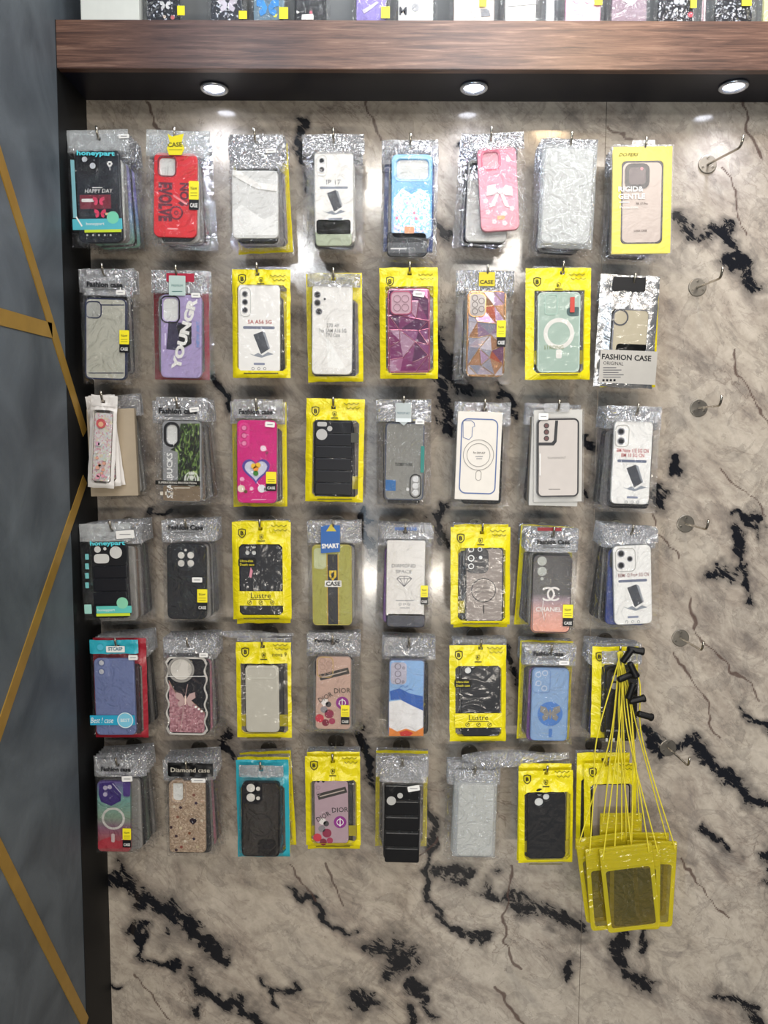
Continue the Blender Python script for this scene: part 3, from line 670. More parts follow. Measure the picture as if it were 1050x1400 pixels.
def phone_print(p, cx, cy, s=1.0, lv=1):
    """little picture of a dark phone standing on splashing ice"""
    q = [(-9, -13), (4, -18), (13, 8), (2, 15)]; p.poly([(cx + a * s, cy + b * s) for a, b in q], T('#45484f', .4), lv, name='printed_phone')
    q = [(4, -18), (8, -16), (15, 7), (13, 8)]; p.poly([(cx + a * s, cy + b * s) for a, b in q], T('#8f9399', .4), lv, name='printed_phone_side')
    p.poly([(cx + a * s, cy + b * s) for a, b in [(-15, 14), (-8, 16), (-2, 13), (4, 17), (12, 12), (20, 15), (12, 17), (3, 20), (-6, 18)]], T('#8d939c', .5), lv, name='printed_splash')
def puffer(p, rc, n=6, mat=None):
    mat = mat or T('#0b0d16', .38)
    x0, y0, x1, y1 = rc; h = (y1 - y0) / n; p.lift = .0012
    for k in range(n):
        a, b, c, d = p.rect(x0, y0 + k * h, x1, y0 + (k + 1) * h)
        link('quilted_band', prism([rrect(a, b, c, d, .004)], -CT - .0018, -CT + .003, .0022, 3), mat, p.root)
NAMES = {}
fronts = {}   # hook id -> (short name)
def reg(key, short, p): fronts[key] = short; return p

LIGHTC = T('#d6d3cb', .3); 
# ---------------- row 1
p = reg((1, 1), 'HAPPY DAY case', Pack('phone_case_package', 'zip bag with black butterfly case printed HAPPY DAY, front of top left peg', (135, 190), (95, 182, 176, 333), (106, 208, 164, 328), 1.2, head=207, zipped=True, headmat=MILK))
p.case((106, 208, 164, 328), T('#20242d', .35), 8); p.rr(108, 211, 134, 237, 7, T('#181b22', .3), 1, name='camera_plate', th=.001)
p.lens(116, 218, 5, T('#c7cbd0', .2), INK, 4); p.lens(127, 227, 5.5, T('#c7cbd0', .2), INK, 4); p.disc(127, 216, 2, INK, 5)
p.text('honeypart', 132, 211.5, 50, 8, CYAN, -2, 1, True, bold=.0006); p.text('HAPPY DAY', 135, 261, 37, 5, WHT, 0, 1, shear=.15); p.ln([(126, 256.5), (140, 256.5)], .9, WHT)
p.rr(110, 267, 151, 285, .3, T('#7c2a3a', .5), 1)
def butterfly(p, cx, cy, s, mat, lv=2, body=INK, b=False):
    for sx in (-1, 1):
        p.poly([(cx + sx * a * s, cy + q * s) for a, q in [(.5, 0), (3, -4.5), (7.5, -6), (8, -1.5), (4.5, .8), (6.5, 3), (5, 6), (2, 4.5)]][::1 if sx > 0 else -1], mat, lv, b, 'butterfly_wing', th=.0006)
    p.poly([(cx - .6 * s, cy - 3 * s), (cx + .6 * s, cy - 3 * s), (cx + .6 * s, cy + 4 * s), (cx - .6 * s, cy + 4 * s)], body, lv + 1, b, 'butterfly_body', th=.0006)
butterfly(p, 135, 275, 1.0, T('#e2486a', .35)); butterfly(p, 137, 292, 1.0, T('#e2486a', .35)); p.rr(112, 272, 128, 276, .6, WHT, 2); p.rr(144, 291, 150, 294, .5, T('#e8c9a0'), 2)
for k in range(6):
    a = k * 1.047; p.disc(150 + 2.6 * math.cos(a), 224 + 2.6 * math.sin(a), 1.3, WHT, 1)
p.ln([(150, 226), (150.4, 233)], .8, WHT); p.rr(101, 300, 167, 314, .5, T('#59b7c4', .4), 1, True, 'title_band'); p.rr(117, 314, 166, 318, .4, T('#c9dc3c'), 1, True, 'title_band'); p.disc(155, 298, 8, T('#79cfae', .4), 2, True, 'seal_sticker')
p.text('honeypart', 131, 307, 24, 5, WHT, 0, 2, True); p.ln([(105, 297), (113, 310)], 2, WHT, 2, True); p.rr(99, 222, 104, 296, 1, T('#7eb1ba', .4), 1, True, 'side_strip')
for k in range(5): p.disc(120 + k * 8, 322, 1.3, T('#b8b8b8'), 1, True)
p.sticker(162, 183.5, 176, 188.5, 3)

p = reg((1, 2), 'red graphic case', Pack('phone_case_package', 'bagged red phone case with big dark lettering and a yellow header tag', (240, 192), (200, 183, 284, 331), (211, 213, 268, 321), -1.5, headmat=MILK, head=213))
p.case((211, 213, 268, 321), T('#e0323a', .3), 8, [('r', 218, 216, 239, 239, 5)]); p.cam((216, 214, 241, 241), T('#7a3038', .3), 7, 1.8)
p.text('NO$', 251, 266, 30, 14, T('#6b3240', .5), -90, 1, bold=.0009); p.text('EVOLVE', 226, 276, 50, 19, T('#6b3240', .5), -90, 1, bold=.0012); p.ring(241, 291, 9, 2, T('#6b3240', .5)); p.ring(241, 291, 3, 1.3, T('#6b3240', .5))
p.ln([(237, 267), (255, 279)], 2.6, T('#f08a90'), 2); p.rr(229, 312, 243, 313.6, .5, T('#f6b0b0'), 1)
p.poly([(230, 184), (236, 188), (252, 184), (249, 196), (253, 204), (249, 213), (232, 213), (229, 204), (233, 195)], T('#e8d81e', .35), 1, True, 'header_tag'); p.text('CASE', 240, 199, 19, 6, T('#5b5510'), 4, 2, True, bold=.0006)
p.ln([(232, 206), (250, 206)], 1, T('#b5a818'), 2, True); p.newlabel(259, 249, 272, 287)
p.poly([(217, 320), (262, 320), (266, 325), (259, 330), (223, 330)], BLK, -18, name='black_case_end')

p = reg((1, 3), 'white sleeved case', Pack('phone_case_package', 'crinkled silver bag holding a case in white tissue sleeve, top row third', (349, 193), (315, 188, 385, 330), (318, 236, 379, 323), 0))
p.case((318, 236, 379, 323), T('#dcdcda', .45), 6); p.poly([(318, 232), (327, 234), (352, 250), (379, 253), (379, 262), (350, 258), (318, 240)], WHT, 2, name='sleeve_fold', th=.0012)
p.poly([(318, 290), (330, 280), (360, 300), (378, 292), (378, 322), (320, 322)], T('#ededeb', .4), 1, name='sleeve_fold', th=.0006); p.rr(330, 323, 376, 329, 2, T('#1a1b20'), -10, name='black_case_end'); p.sticker(363, 203, 377, 208, 3)

p = reg((1, 4), 'white case over green end', Pack('phone_case_package', 'bag with white two-lens case above a green case end, fourth on top row', (456, 193), (415, 188, 497, 342), (430, 210, 482, 338), 0.5, head=210))
p.case((431, 211, 482, 318), WHT, 6); p.case((432, 300, 480, 335), T('#a9b39a', .4), 5, name='green_case_end', depth=.6); p.cam((433, 213, 447, 240), T('#cfcfcc', .3), 6, .8)
p.lens(440, 220, 4.4, INK, T('#d9d9d9')); p.lens(440, 232, 4.4, INK, T('#d9d9d9')); p.text('IP 17', 456, 249, 19, 6, T('#55555a'), 0, 1); p.rr(438, 255, 475, 258, 1, T('#8a909c'), 1)
phone_print(p, 455, 276, .9); p.rr(449, 298, 468, 301, 1, T('#8a909c'), 1); p.disc(457, 305, 1.3, T('#777777'))

p = reg((1, 5), 'light blue glitter case', Pack('phone_case_package', 'bagged light blue phone case with wide camera window and glitter sequins', (561, 200), (524, 196, 597, 354), (533, 214, 590, 350), 0))
p.case((536, 215, 590, 323), grad([(0, '#a9c4e2'), (.35, '#6fb0e8'), (.55, '#58a6e6'), (1, '#8cc8f2')], .25), 8, [('r', 543, 219, 585, 244, 6)]); p.cam((540, 216, 588, 247), T('#9fd0f4', .2), 8, 2)
p.plate([[p.loc(*q) for q in [(539, 318), (587, 318), (588, 268), (575, 258), (563, 266), (550, 258), (538, 272)]]], glitter(['#7fb8e6', '#cfe3f4', '#8fb9dc', '#e0a8c8', '#5f9fd8', '#f2f2fa', '#78b0e2'], 420), 1, name='glitter_fill')
p.rr(553, 310, 566, 319, 1.5, T('#e3a37c', .4), 2); p.case((530, 318, 583, 350), T('#23262b', .35), 6, name='black_case_end', depth=.5); p.rr(531, 332, 583, 345, 1, T('#55585c', .4), 1, name='card_strip'); p.ln([(534, 340), (556, 340)], 2, T('#c9c9c9'), 2)
for q in range(7): p.disc(random.uniform(540, 586), random.uniform(275, 316), 2.0, T(random.choice(['#e88fa8', '#f2e6f0', '#d8c2e6'])), 2, name='sequin', th=.0007)

p = reg((1, 6), 'pink ribbon case', Pack('phone_case_package', 'bagged pink case with white ribbon bow, tilted, sixth peg of top row', (671, 191), (640, 186, 718, 314), (655, 206, 709, 312), 4, head=205))
p.case((656, 205, 707, 312), grad([(0, '#d98a98'), (.4, '#e8a6b8'), (1, '#e693a8')], .25), 8, [('r', 661, 209, 681, 229, 5)], insert=T('#dba5b0')); p.cam((658, 206, 684, 232), T('#d8788e', .2), 7, 1.8)
wb = T('#f7e6ea', .3)
for sx in (-1, 1):
    p.poly([(683 + sx * a, 262 + b) for a, b in [(1, 0), (8, -9), (17, -7), (18, 6), (8, 5)]][::sx], wb, 2, name='ribbon_bow', th=.0012)
    p.poly([(683 + sx * a, 262 + b) for a, b in [(0, 2), (5, 3), (14, 22), (7, 20)]][::sx], wb, 2, name='ribbon_tail', th=.001)
p.disc(683, 262, 3, wb, 3, name='ribbon_knot', th=.0014)
for q in [(667, 290), (690, 292), (700, 285), (676, 303), (695, 218), (690, 305), (664, 275)]:
    for k in range(5): a = k * 1.257; p.disc(q[0] + 2 * math.cos(a), q[1] + 2 * math.sin(a), 1.4, wb, 1, name='flower_petal')
p.rr(680, 295, 690, 300, 1, T('#f0b98a'), 2)

p = reg((1, 7), 'white wrapped case', Pack('phone_case_package', 'plain frosted white bagged case, second peg from right of top row', (780, 198), (740, 194, 813, 334), (745, 206, 808, 329), -1.5, bodymat=MILK))
p.case((744, 208, 807, 328), T('#d5d4d0', .4), 8)

p = reg((1, 8), 'yellow RIGID case box', Pack('phone_case_box', 'clear plastic box with yellow card and black rimmed case, RIGID GENTLE', (881, 205), (834, 205, 919, 350), (838, 205, 917, 345), 1.0, kind='box'))
p.Y = YF
a, b, c, d = p.rect(839, 206, 916, 342); yb = T('#d8c93a', .4)
link('yellow_card', box(a + .001, b - .001, .004, .0048, c + .001, d - .001), yb, p.root)
bx = link('clear_box', prism([rrect(a - .003, b + .003, c - .003, d + .003, .002)], -.0068, .0058, .0008), film('box_plastic', base=.03, k=.3, haze=.02, rough=.3, bump=.05), p.root)
fr = [rrect(a, b, c, d, .001), rrect(*p.rect(850, 224, 905, 330), .008)]
link('yellow_border', prism(fr, -.0052, -.0046), T('#e2d23c', .35), p.root)
p.case((850, 224, 905, 330), T('#b9a9a0', .3), 9, border=T('#1b1b26', .3), bw=2.2); p.lift = .0008
p.rr(855, 225, 887, 257, 8, T('#1c1c28', .3), 1, name='camera_plate', th=.0008); p.rr(860, 230, 882, 252, 5, T('#4a3c44', .25), 3.5, name='camera_window'); p.disc(877, 231, 2, T('#c87f88'), 5)
p.lift = .0028; p.text('DO/FERS', 859, 212, 25, 4, INK, 0, 1, shear=.3); p.text('RIGID&', 862, 259, 33, 6.6, WHT, 0, 1, bold=.0005); p.text('GENTLE', 863, 269, 35, 6.6, WHT, 0, 1, bold=.0005)
p.text('Protection', 859, 284, 24, 3.5, WHT, 0, 1); p.text('LUCK CASE', 875, 316, 17, 2.6, INK, 0, 1); p.text('FR 17 Pro', 877, 279, 15, 2.6, INK, 0, 1); p.ln([(846, 277), (860, 277)], 1, WHT, 1)
a, b, c, d = p.rect(866, 191, 896, 206)
link('hang_tab', prism([rrect(a, b, c, d, .003), rrect(-.0065, .0065, -.0028, .0028, .0026)], -.0006, .0006), film('tab_plastic', base=.15, k=.6, haze=.2, bump=.1), p.root)

# ---------------- row 2
NAVY = T('#2d3450', .3)
p = reg((2, 1), 'navy rimmed clear case', Pack('phone_case_package', 'bagged frosted clear case with thin navy rim on the far left peg', (142, 376), (113, 371, 180, 523), (117, 409, 173, 518), -1.5, head=404))
p.case((117, 410, 172, 517), T('#b6b5a8', .4), 7, border=NAVY); p.cam((117, 412, 139, 435), NAVY, 7, 1.5, T('#a9aaa4', .3)); p.ln([(138, 417), (170, 417)], 1.4, NAVY); p.ln([(121, 510), (169, 510)], 1.2, NAVY)
hdr(p, 143, 389, 48); p.sticker(159, 397, 171, 403, 0); p.newlabel(164, 452, 177, 482)
p = reg((2, 2), 'lilac YOUNG case', Pack('phone_case_package', 'bagged lilac case with large white upward lettering and dark picture square', (242, 378), (212, 373, 287, 517), (219, 405, 276, 515), -1, head=400))
p.case((220, 405, 275, 515), T('#a898c4', .35), 7, [('r', 223, 408, 243, 438, 6)]); p.cam((220, 405, 246, 441), INK, 8, 1.8)
p.rr(229, 441, 249, 478, .3, T('#37324a', .4), 1, rot=R(-5)); p.poly([(242, 445), (262, 440), (262, 470), (248, 478)], INK, 1.4); p.ln([(226, 456), (226, 472)], 1, T('#efeaf6')); p.text('YOUNGR', 252, 457, 98, 13, WHT, 76, 3, bold=.0012)
p.text('NEW ART', 271, 457, 34, 4, T('#6ea0d8'), 90, 1, True); p.rr(228, 374, 265, 385, .3, T('#a81a38', .4), .5, True, 'red_header_card'); p.rr(232, 378, 254, 404, 1, T('#b7c9c4', .35), 1.5, True, 'header_tag'); p.text('PREMIUM', 243, 391, 15, 3, T('#3f6f6c'), 0, 3, True); p.ln([(236, 399), (250, 399)], 1, T('#3f6f6c'), 3, True); p.sticker(262, 401, 274, 407, 0)
def white_model(key, short, label, hook, bag, case, lens, lines, tilt=0, pouch=None, texty=None, col='#b24a4a', head=None, phone=(0, 0), name='phone_case_package', ph=True):
    if pouch: p = yellow_pouch(label, hook, bag, pouch, case, WHT, tilt, band=False)
    else: p = Pack(name, label, hook, bag, case, tilt, head=head); p.case(case, WHT, 7)
    reg(key, short, p); x0, y0, x1, y1 = case; w = x1 - x0
    for q in lens: p.lens(*q)
    for k, (t, dy, ww) in enumerate(lines): p.text(t, x0 + w * .52, texty + dy, ww, 5.2, T(col), 0, 1, bold=.0003)
    if ph:
        ty = texty + lines[-1][1] + 8; p.rr(x0 + w * .12, ty - 1.8, x0 + w * .88, ty + 1.8, 1.5, T('#6e7488'), 1); phone_print(p, (x0 + x1) / 2 + 1, ty + 22, .95)
        p.rr((x0 + x1) / 2 - 7, ty + 48, (x0 + x1) / 2 + 8, ty + 51, 1, T('#8a90a4'), 1)
        for k in (-1, 0, 1): p.ring((x0 + x1) / 2 + k * 8, ty + 56, 2, .6, T('#8a8a8a'), 1, name='icon_ring')
    return p
p = white_model((2, 3), 'white case in yellow pouch', 'yellow pouch with white three-camera case, red print and phone picture', (352, 375), (318, 371, 396, 514), (326, 391, 382, 508), [(335, 402, 4, INK), (335, 413, 4, INK), (335, 424, 4, INK)], [('SA A56 5G', 0, 32)], -0.3, (325, 392, 391, 505), 440, '#a8423e')
p.cam((328, 394, 343, 432), T('#c4c4c0'), 6, .8)
p = white_model((2, 4), 'plain white four-hole case', 'clear bag with plain white four-hole case, small grey print, before yellow pouch', (456, 382), (420, 376, 491, 512), (427, 391, 481, 510), [(434, 403, 4.5, INK), (434, 414, 4.5, INK), (436, 426, 4.5, INK), (444, 409, 1.5, INK)], [('270 AF', 0, 17), ('For SAM A16 5G', 7, 36), ('TPU Case', 13, 19)], -0.5, None, 445, '#8d8d8d', head=392, ph=False)
p.poly([(446, 460), (474, 505), (448, 502)], T('#f7f7f4', .25), 1, name='film_fold')

def facet_case(p, rc, cols, edge, r=8, seed=1):
    from mathutils.geometry import delaunay_2d_cdt
    x0, x1, z0, z1 = p.rect(*rc); rnd = random.Random(seed); pts = []
    nx, nz_ = 3, 6
    for j in range(nz_ + 1):
        for i in range(nx + 1):
            x = x0 + (x1 - x0) * i / nx; z = z0 + (z1 - z0) * j / nz_
            if 0 < i < nx: x += rnd.uniform(-.3, .3) * (x1 - x0) / nx
            if 0 < j < nz_: z += rnd.uniform(-.3, .3) * (z1 - z0) / nz_
            pts.append(Vector((x, z)))
    m = 0.0015; pts = [Vector((min(max(q.x, x0 + m), x1 - m), min(max(q.y, z0 + m), z1 - m))) for q in pts]
    vs, es, fs, *_ = delaunay_2d_cdt(pts, [], [], 0, 1e-6)
    V = []; Fc = []; mi = []
    h = [rnd.uniform(.0002, .0016) for _ in vs]; cut = [i for i in range(len(es)) if rnd.random() < .42]
    for f in fs:
        n = len(V); V += [(vs[i].x, -CT - h[i], vs[i].y) for i in f]; Fc.append(tuple(range(n, n + len(f)))); mi.append(rnd.randrange(len(cols)))
    me = pydata(V, Fc, False, mi)
    for c in cols: me.materials.append(T(c, .15, .5, .15))
    link('faceted_face', me, None, p.root)
    V = []; Fc = []
    for i, (a, b) in enumerate(es):
        if i in cut: continue
        A = Vector((vs[a].x, -CT - h[a] - .0002, vs[a].y)); B = Vector((vs[b].x, -CT - h[b] - .0002, vs[b].y)); d = (B - A).normalized(); n = Vector((-d.z, 0, d.x)) * .0008
        k = len(V); V += [A + n, B + n, B + Vector((0, -.0004, 0)), A + Vector((0, -.0004, 0)), B - n, A - n]; Fc += [(k, k + 1, k + 2, k + 3), (k + 3, k + 2, k + 4, k + 5)]
    link('plated_lines', pydata(V, Fc), edge, p.root)
p = yellow_pouch('yellow pouch with magenta faceted gem pattern phone case', (560, 374), (520, 369, 598, 515), (528, 394, 592, 508), (531, 397, 587, 508), T('#8b4468', .25, .3), 0.8, border=T('#b5607e', .2, .6), band=False, logo2=False); reg((2, 5), 'magenta faceted case', p)
facet_case(p, (532, 398, 586, 507), ['#8c4470', '#a0638f', '#6f4768', '#b7799c', '#93527c', '#c49ab2'], T('#d98ba0', .2, .8), 8, 3); p.lift = .0022
p.rr(534, 399, 563, 430, 7, T('#c3a3ae', .2, .3), 1, name='camera_plate', th=.001); p.cam((534, 399, 563, 430), T('#c07088', .2, .7), 7, 1.5, lv=5)
for q in ((543, 409), (554, 409), (543, 421), (554, 421)): p.ring(q[0], q[1], 5, .8, T('#a98893', .2, .5), 6, name='lens_ring')
p.sticker(565, 399, 580, 406, -8)
p = reg((2, 6), 'gold faceted case', Pack('phone_case_package', 'bagged gold lined faceted gem phone case in mauve and amber', (666, 378), (623, 373, 701, 523), (638, 400, 691, 513), -0.4, head=398))
p.case((639, 400, 690, 513), T('#8d7580', .25, .3), 8, border=T('#d8a878', .2, .8))
facet_case(p, (640, 401, 689, 512), ['#a48aa6', '#c4b6c4', '#8a5f7c', '#b98a6a', '#d5cdd6', '#a0a0b0', '#b0604c'], T('#e6bb90', .2, .8), 8, 8); p.lift = .0022
p.rr(641, 402, 664, 433, 7, T('#b0a9a6', .2, .3), 1, name='camera_plate', th=.001); p.cam((641, 402, 664, 433), T('#dcae82', .2, .8), 7, 1.5, lv=5)
for q in ((649, 408), (649, 417), (649, 426), (658, 412), (658, 423)): p.ring(q[0], q[1], 4, .8, T('#77706e', .2, .5), 6, name='lens_ring')
p.rr(655, 373, 676, 391, .5, T('#d9c524', .35), 1, True, 'header_tag'); p.text('CASE', 665, 386, 18, 5, INK, 0, 2, True, bold=.0005); p.newlabel(679, 439, 691, 474)
p = yellow_pouch('yellow pouch with mint clear case and white magnet ring', (769, 373), (720, 369, 807, 516), (731, 399, 798, 508), (736, 402, 792, 507), T('#9fb3a6', .3), 0.8, border=T('#b7c9bf', .3)); reg((2, 7), 'mint magnet ring case', p)
p.ring(764, 456, 20.5, 5.5, T('#d9d6cf', .4)); p.rr(760, 478, 768, 490, 2.5, T('#d9d6cf', .4)); p.cam((745, 403, 762, 430), T('#a7c4b6', .3), 4, .8); p.rr(779, 407, 785, 427, .5, T('#c4493f', .4), 1, True, 'red_sticker'); p.rr(775, 420, 794, 432, 5, T('#4a6060', .4), .5, name='dark_patch'); p.text('STRONG', 757, 475, 26, 5, T('#77824e'), 0, 2)
p = reg((2, 8), 'silver FASHION CASE pouch', Pack('phone_case_pouch', 'silver foil pouch with black header strip reading FASHION CASE', (866, 389), (818, 379, 897, 527), (836, 420, 886, 520), -2.2, kind='pouch', win=(835, 424, 884, 482), foil=SILV))
p.case((838, 424, 886, 482), T('#b6ac94', .35), 7, border=T('#8b8b90', .3, .5)); p.case((840, 470, 886, 520), T('#9c9c9c', .4), 6, name='case_end')
p.ring(848, 434, 11, 2, T('#57585e', .3, .5), 2, name='camera_frame'); p.rr(820, 480, 896, 524, .5, T('#bdb9b2', .35, .3), 1, True, 'printed_panel')
p.rr(839, 379.5, 882, 397, .3, BLK, 1, True, 'header_card'); p.text('FASHION CASE', 856, 489, 66, 7.5, INK, 0, 2, True, bold=.0005); p.text('ORIGINAL', 838, 497, 27, 4.5, INK, 0, 2, True)
for k in range(5): p.ln([(824, 503 + k * 3.2), (842 + (k * 7) % 11, 503 + k * 3.2)], 1, T('#55555a'), 2, True, 'small_print')
for k in range(4): p.rr(823 + k * 5, 518.5, 826 + k * 5, 521.5, .5, INK, 2, True, 'icon_mark')

# ---------------- row 3
def sachet(label, hook, bag, tilt, Y):
    p = Pack('charm_sachet', label, hook, bag, (bag[0] + 9, bag[1] + 24, bag[2] - 9, bag[3] - 8), tilt, kind='pouch', win=(bag[0] + 4, bag[1] + 20, bag[2] - 4, bag[3] - 6), foil=plastic_print('#e4dfda', .35, .3), Y=Y, bulge=.0045, category='charm')
    x0, y0, x1, y1 = bag; cx = (x0 + x1) / 2; rnd = random.Random(int(hook[0] * 7 + Y * 9000))
    a, b, c, d = p.rect(x0 + 6, y0 + 24, x1 - 6, y1 - 9)
    link('beads', prism([rrect(a, b, c, d, .004)], -.002, .003, .001), glitter(['#d8d0cc', '#d8bcc0', '#d0d4c0', '#dcd8d6', '#cfaab4', '#ccd4d4', '#d8ccb0', '#dcd8d8', '#d4ccc8', '#cc98a4'], 330, .3, .1), p.root, kind='stuff')
    p.disc(cx - 1, y0 + 38, 6.5, T('#c95a5e', .3), -6, name='round_charm', th=.002); p.disc(cx - 1, y0 + 39, 3.5, T('#e8b48e', .3), -1, name='charm_face', th=.001)
    for k in range(14):
        p.disc(rnd.uniform(x0 + 11, x1 - 11), rnd.uniform(y0 + 55, y1 - 14), rnd.uniform(1.6, 3), T(rnd.choice(['#d898a8', '#dcd09c', '#c4d0b8', '#dcd8d6', '#d4a0b8', '#d8a08c']), .25), -5, name='bead', th=.003)
    zz = p.loc(hook[0], y0 + 15)[1]
    link('zip_strip', box(p.pk['bag'][0] + .001, p.pk['bag'][1] - .001, -.003, -.002, zz, zz + .0018, .0004), T('#d5d0cc', .4), p.root)
    return p
reg((3, 1), 'white charm sachet', None)
sachet('white zip sachet of pink bead charms, frontmost and leftmost of three fanned', (141, 549), (121, 541, 157, 667), -4, YF)
sachet('white zip sachet of bead charms, middle of three fanned', (142, 549), (124, 541, 160, 665), 2.5, YF + PITCH)
sachet('white zip sachet of bead charms, rear and rightmost of three fanned', (143, 550), (125, 541, 161, 665), 7.5, YF + 2 * PITCH)
p = reg((3, 2), 'green plant picture case', Pack('phone_case_package', 'bagged case with green plant photograph and white siren emblem', (243, 557), (213, 544, 283, 690), (222, 576, 276, 686), -0.8, head=574))
def leafy():
    m, nt, out = newmat('leaf_print'); L = nt.links.new; b = N(nt, 'BsdfPrincipled'); b.inputs['Roughness'].default_value = .35
    tc = N(nt, 'TexCoord'); mp = N(nt, 'Mapping'); mp.inputs['Rotation'].default_value = (0, R(35), 0); mp.inputs['Scale'].default_value = (1, 1, .3); L(tc.outputs['Object'], mp.inputs[0])
    n = N(nt, 'TexNoise'); n.inputs['Scale'].default_value = 170; n.inputs['Detail'].default_value = 3; n.inputs['Distortion'].default_value = 1.4; L(mp.outputs[0], n.inputs['Vector'])
    r = N(nt, 'ValToRGB'); e = r.color_ramp.elements; e.new(.5); e.new(.6)
    for el, (q, c) in zip(e, [(.4, '#0c120c'), (.52, '#1f3016'), (.6, '#5d7c34'), (.72, '#b8c884')]): el.position = q; el.color = lin(c)
    L(n.outputs['Fac'], r.inputs[0]); L(r.outputs[0], b.inputs['Base Color']); L(b.outputs[0], out.inputs[0]); return m
p.case((222, 576, 275, 686), T('#8d8e90', .4), 6, [('r', 228, 581, 242, 607, 6)]); p.cam((224, 577, 246, 611), INK, 10, 3.4)
p.plate([[p.loc(*q) for q in [(247, 579), (273, 579), (273, 684), (243, 684), (243, 618), (233, 615), (243, 608)]]], leafy(), 1, name='plant_picture'); p.text('STARBUCKS', 232, 650, 62, 8, T('#e8e8e6'), 90, 3, bold=.0005)
wl = T('#d9dcd4', .4); sx, sy = 262, 655
p.ring(sx, sy, 10, 1.2, wl, 2, name='emblem_ring'); p.disc(sx, sy - 2, 3.2, wl, 3, name='emblem_face'); p.poly([(sx - 4, sy - 6), (sx - 3, sy - 10), (sx - 1.5, sy - 7.5), (sx, sy - 11.5), (sx + 1.5, sy - 7.5), (sx + 3, sy - 10), (sx + 4, sy - 6)], wl, 3, name='emblem_crown')
for s_ in (-1, 1): p.ln([(sx + s_ * 3.5, sy - 5), (sx + s_ * 5.5, sy), (sx + s_ * 4.5, sy + 7)], 1.5, wl, 3, name='emblem_hair'); p.ln([(sx + s_ * 7.5, sy - 6), (sx + s_ * 8, sy + 3), (sx + s_ * 6, sy + 8)], 1.2, wl, 3, name='emblem_tail')
p.poly([(sx - 3, sy + 2), (sx + 3, sy + 2), (sx + 2.2, sy + 8), (sx - 2.2, sy + 8)], wl, 3, name='emblem_body')
p.rr(213, 657, 274, 663, .3, T('#15130f'), 1, True, 'title_band'); p.text('SUPERIORING PROTECTION', 243, 660, 52, 3, T('#e8e4da'), 0, 2, True); p.rr(223, 664, 274, 685, 3, T('#7d6c58', .4), 1.5, name='brown_strip'); p.ln([(238, 667), (260, 667)], 1.2, T('#d8d0c0'), 3)
for k in range(3): p.rr(219 + k * 7, 672, 223 + k * 7, 677, .5, T('#d8d0c0'), 3, name='icon_mark')
hdr(p, 243, 562, 52); p.sticker(259, 557, 272, 563, 10)
p = reg((3, 3), 'magenta heart case', Pack('phone_case_package', 'bagged magenta case with raised heart frame and little charms', (351, 559), (319, 547, 386, 691), (324, 574, 379, 688), -0.5, head=572))
mg = T('#d31f7c', .3); p.case((324, 575, 378, 688), mg, 7); p.rr(327, 578, 341, 612, 6, T('#dd3f8d', .3), 1, name='camera_plate', th=.0008)
for k in range(3): p.lens(334, 585 + k * 10.5, 4.4, T('#e68cb4', .2), T('#c02872', .3), 4)
def heart(cx, cy, s): return [(cx + s * 16 * math.sin(t) ** 3 / 16, cy - s * (13 * math.cos(t) - 5 * math.cos(2 * t) - 2 * math.cos(3 * t) - math.cos(4 * t)) / 16) for t in [k * 2 * math.pi / 28 for k in range(28)]]
ho = [p.loc(*q) for q in heart(350, 642, 19)]; hi = [p.loc(*q) for q in heart(350, 642, 15.5)]
p.plate([ho, hi], T('#5b4a9c', .3), 1, name='heart_frame', th=.0012); p.plate([hi], T('#cfd0e2', .3), 1, name='heart_face', th=.0003)
for q, c in (((347, 637), '#e8b83a'), ((353, 636), '#e8b83a'), ((350, 641), '#e8933a'), ((350, 647), '#3c7a34')): p.disc(q[0], q[1], 3.6, T(c, .4), 2, name='flower_charm', th=.0012)
for q, c, s in (((360, 613), '#f0d6e2', 4), ((365, 619), '#8a3f5a', 2), ((330, 668), '#e8d8c4', 5), ((336, 672), '#6b4a30', 2.5), ((358, 668), '#e6e2ea', 5.5), ((364, 669), '#d6d0da', 3), ((331, 655), '#f0a8c8', 3), ((344, 668), '#e8b6cc', 2.6)): p.disc(q[0], q[1], s, T(c, .35), 1, name='small_charm', th=.0012)
p.newlabel(364, 645, 378, 671, ''); p.ln([(345, 683), (362, 683)], 1, T('#f0c8da')); hdr(p, 350, 563, 46); p.sticker(363, 577, 376, 584, -5)
p = yellow_pouch('yellow pouch with black quilted puffer case and round camera hole', (456, 557), (418, 546, 497, 686), (427, 575, 490, 679), (429, 575, 482, 677), T('#0b0d16', .4), -1, holes=(), band=True); reg((3, 4), 'quilted case in yellow pouch', p)
puffer(p, (430, 576, 481, 677), 6); p.disc(440, 594, 7.5, T('#b9b8b6', .3), 6, name='camera_opening'); p.disc(451, 586, 3.5, T('#b9b8b6', .3), 6, name='camera_opening'); p.rr(434, 577, 447, 583, 2, T('#b9b8b6', .3), 6, name='camera_opening'); p.rr(480, 592, 490, 605, .5, T('#4a4a44'), 1, True, 'side_mark')
p = reg((3, 5), 'smoky clear case', Pack('phone_case_package', 'bagged smoky clear case upside down with blue square and pill camera frame', (552, 556), (517, 548, 584, 691), (526, 578, 580, 684), -0.7, head=576))
p.case((527, 579, 579, 683), T('#85847f', .3), 6, border=T('#4c5468', .3), bw=1.1); p.rr(527, 656, 541, 671, .3, T('#2f6aa8', .4), 1); p.cam((560, 648, 576, 681), INK, 8, 1.5, T('#9a9996', .3))
for k in range(3): p.disc(568, 655 + k * 9.2, 4.2, T('#dcdcdc', .25), 2, name='lens_opening')
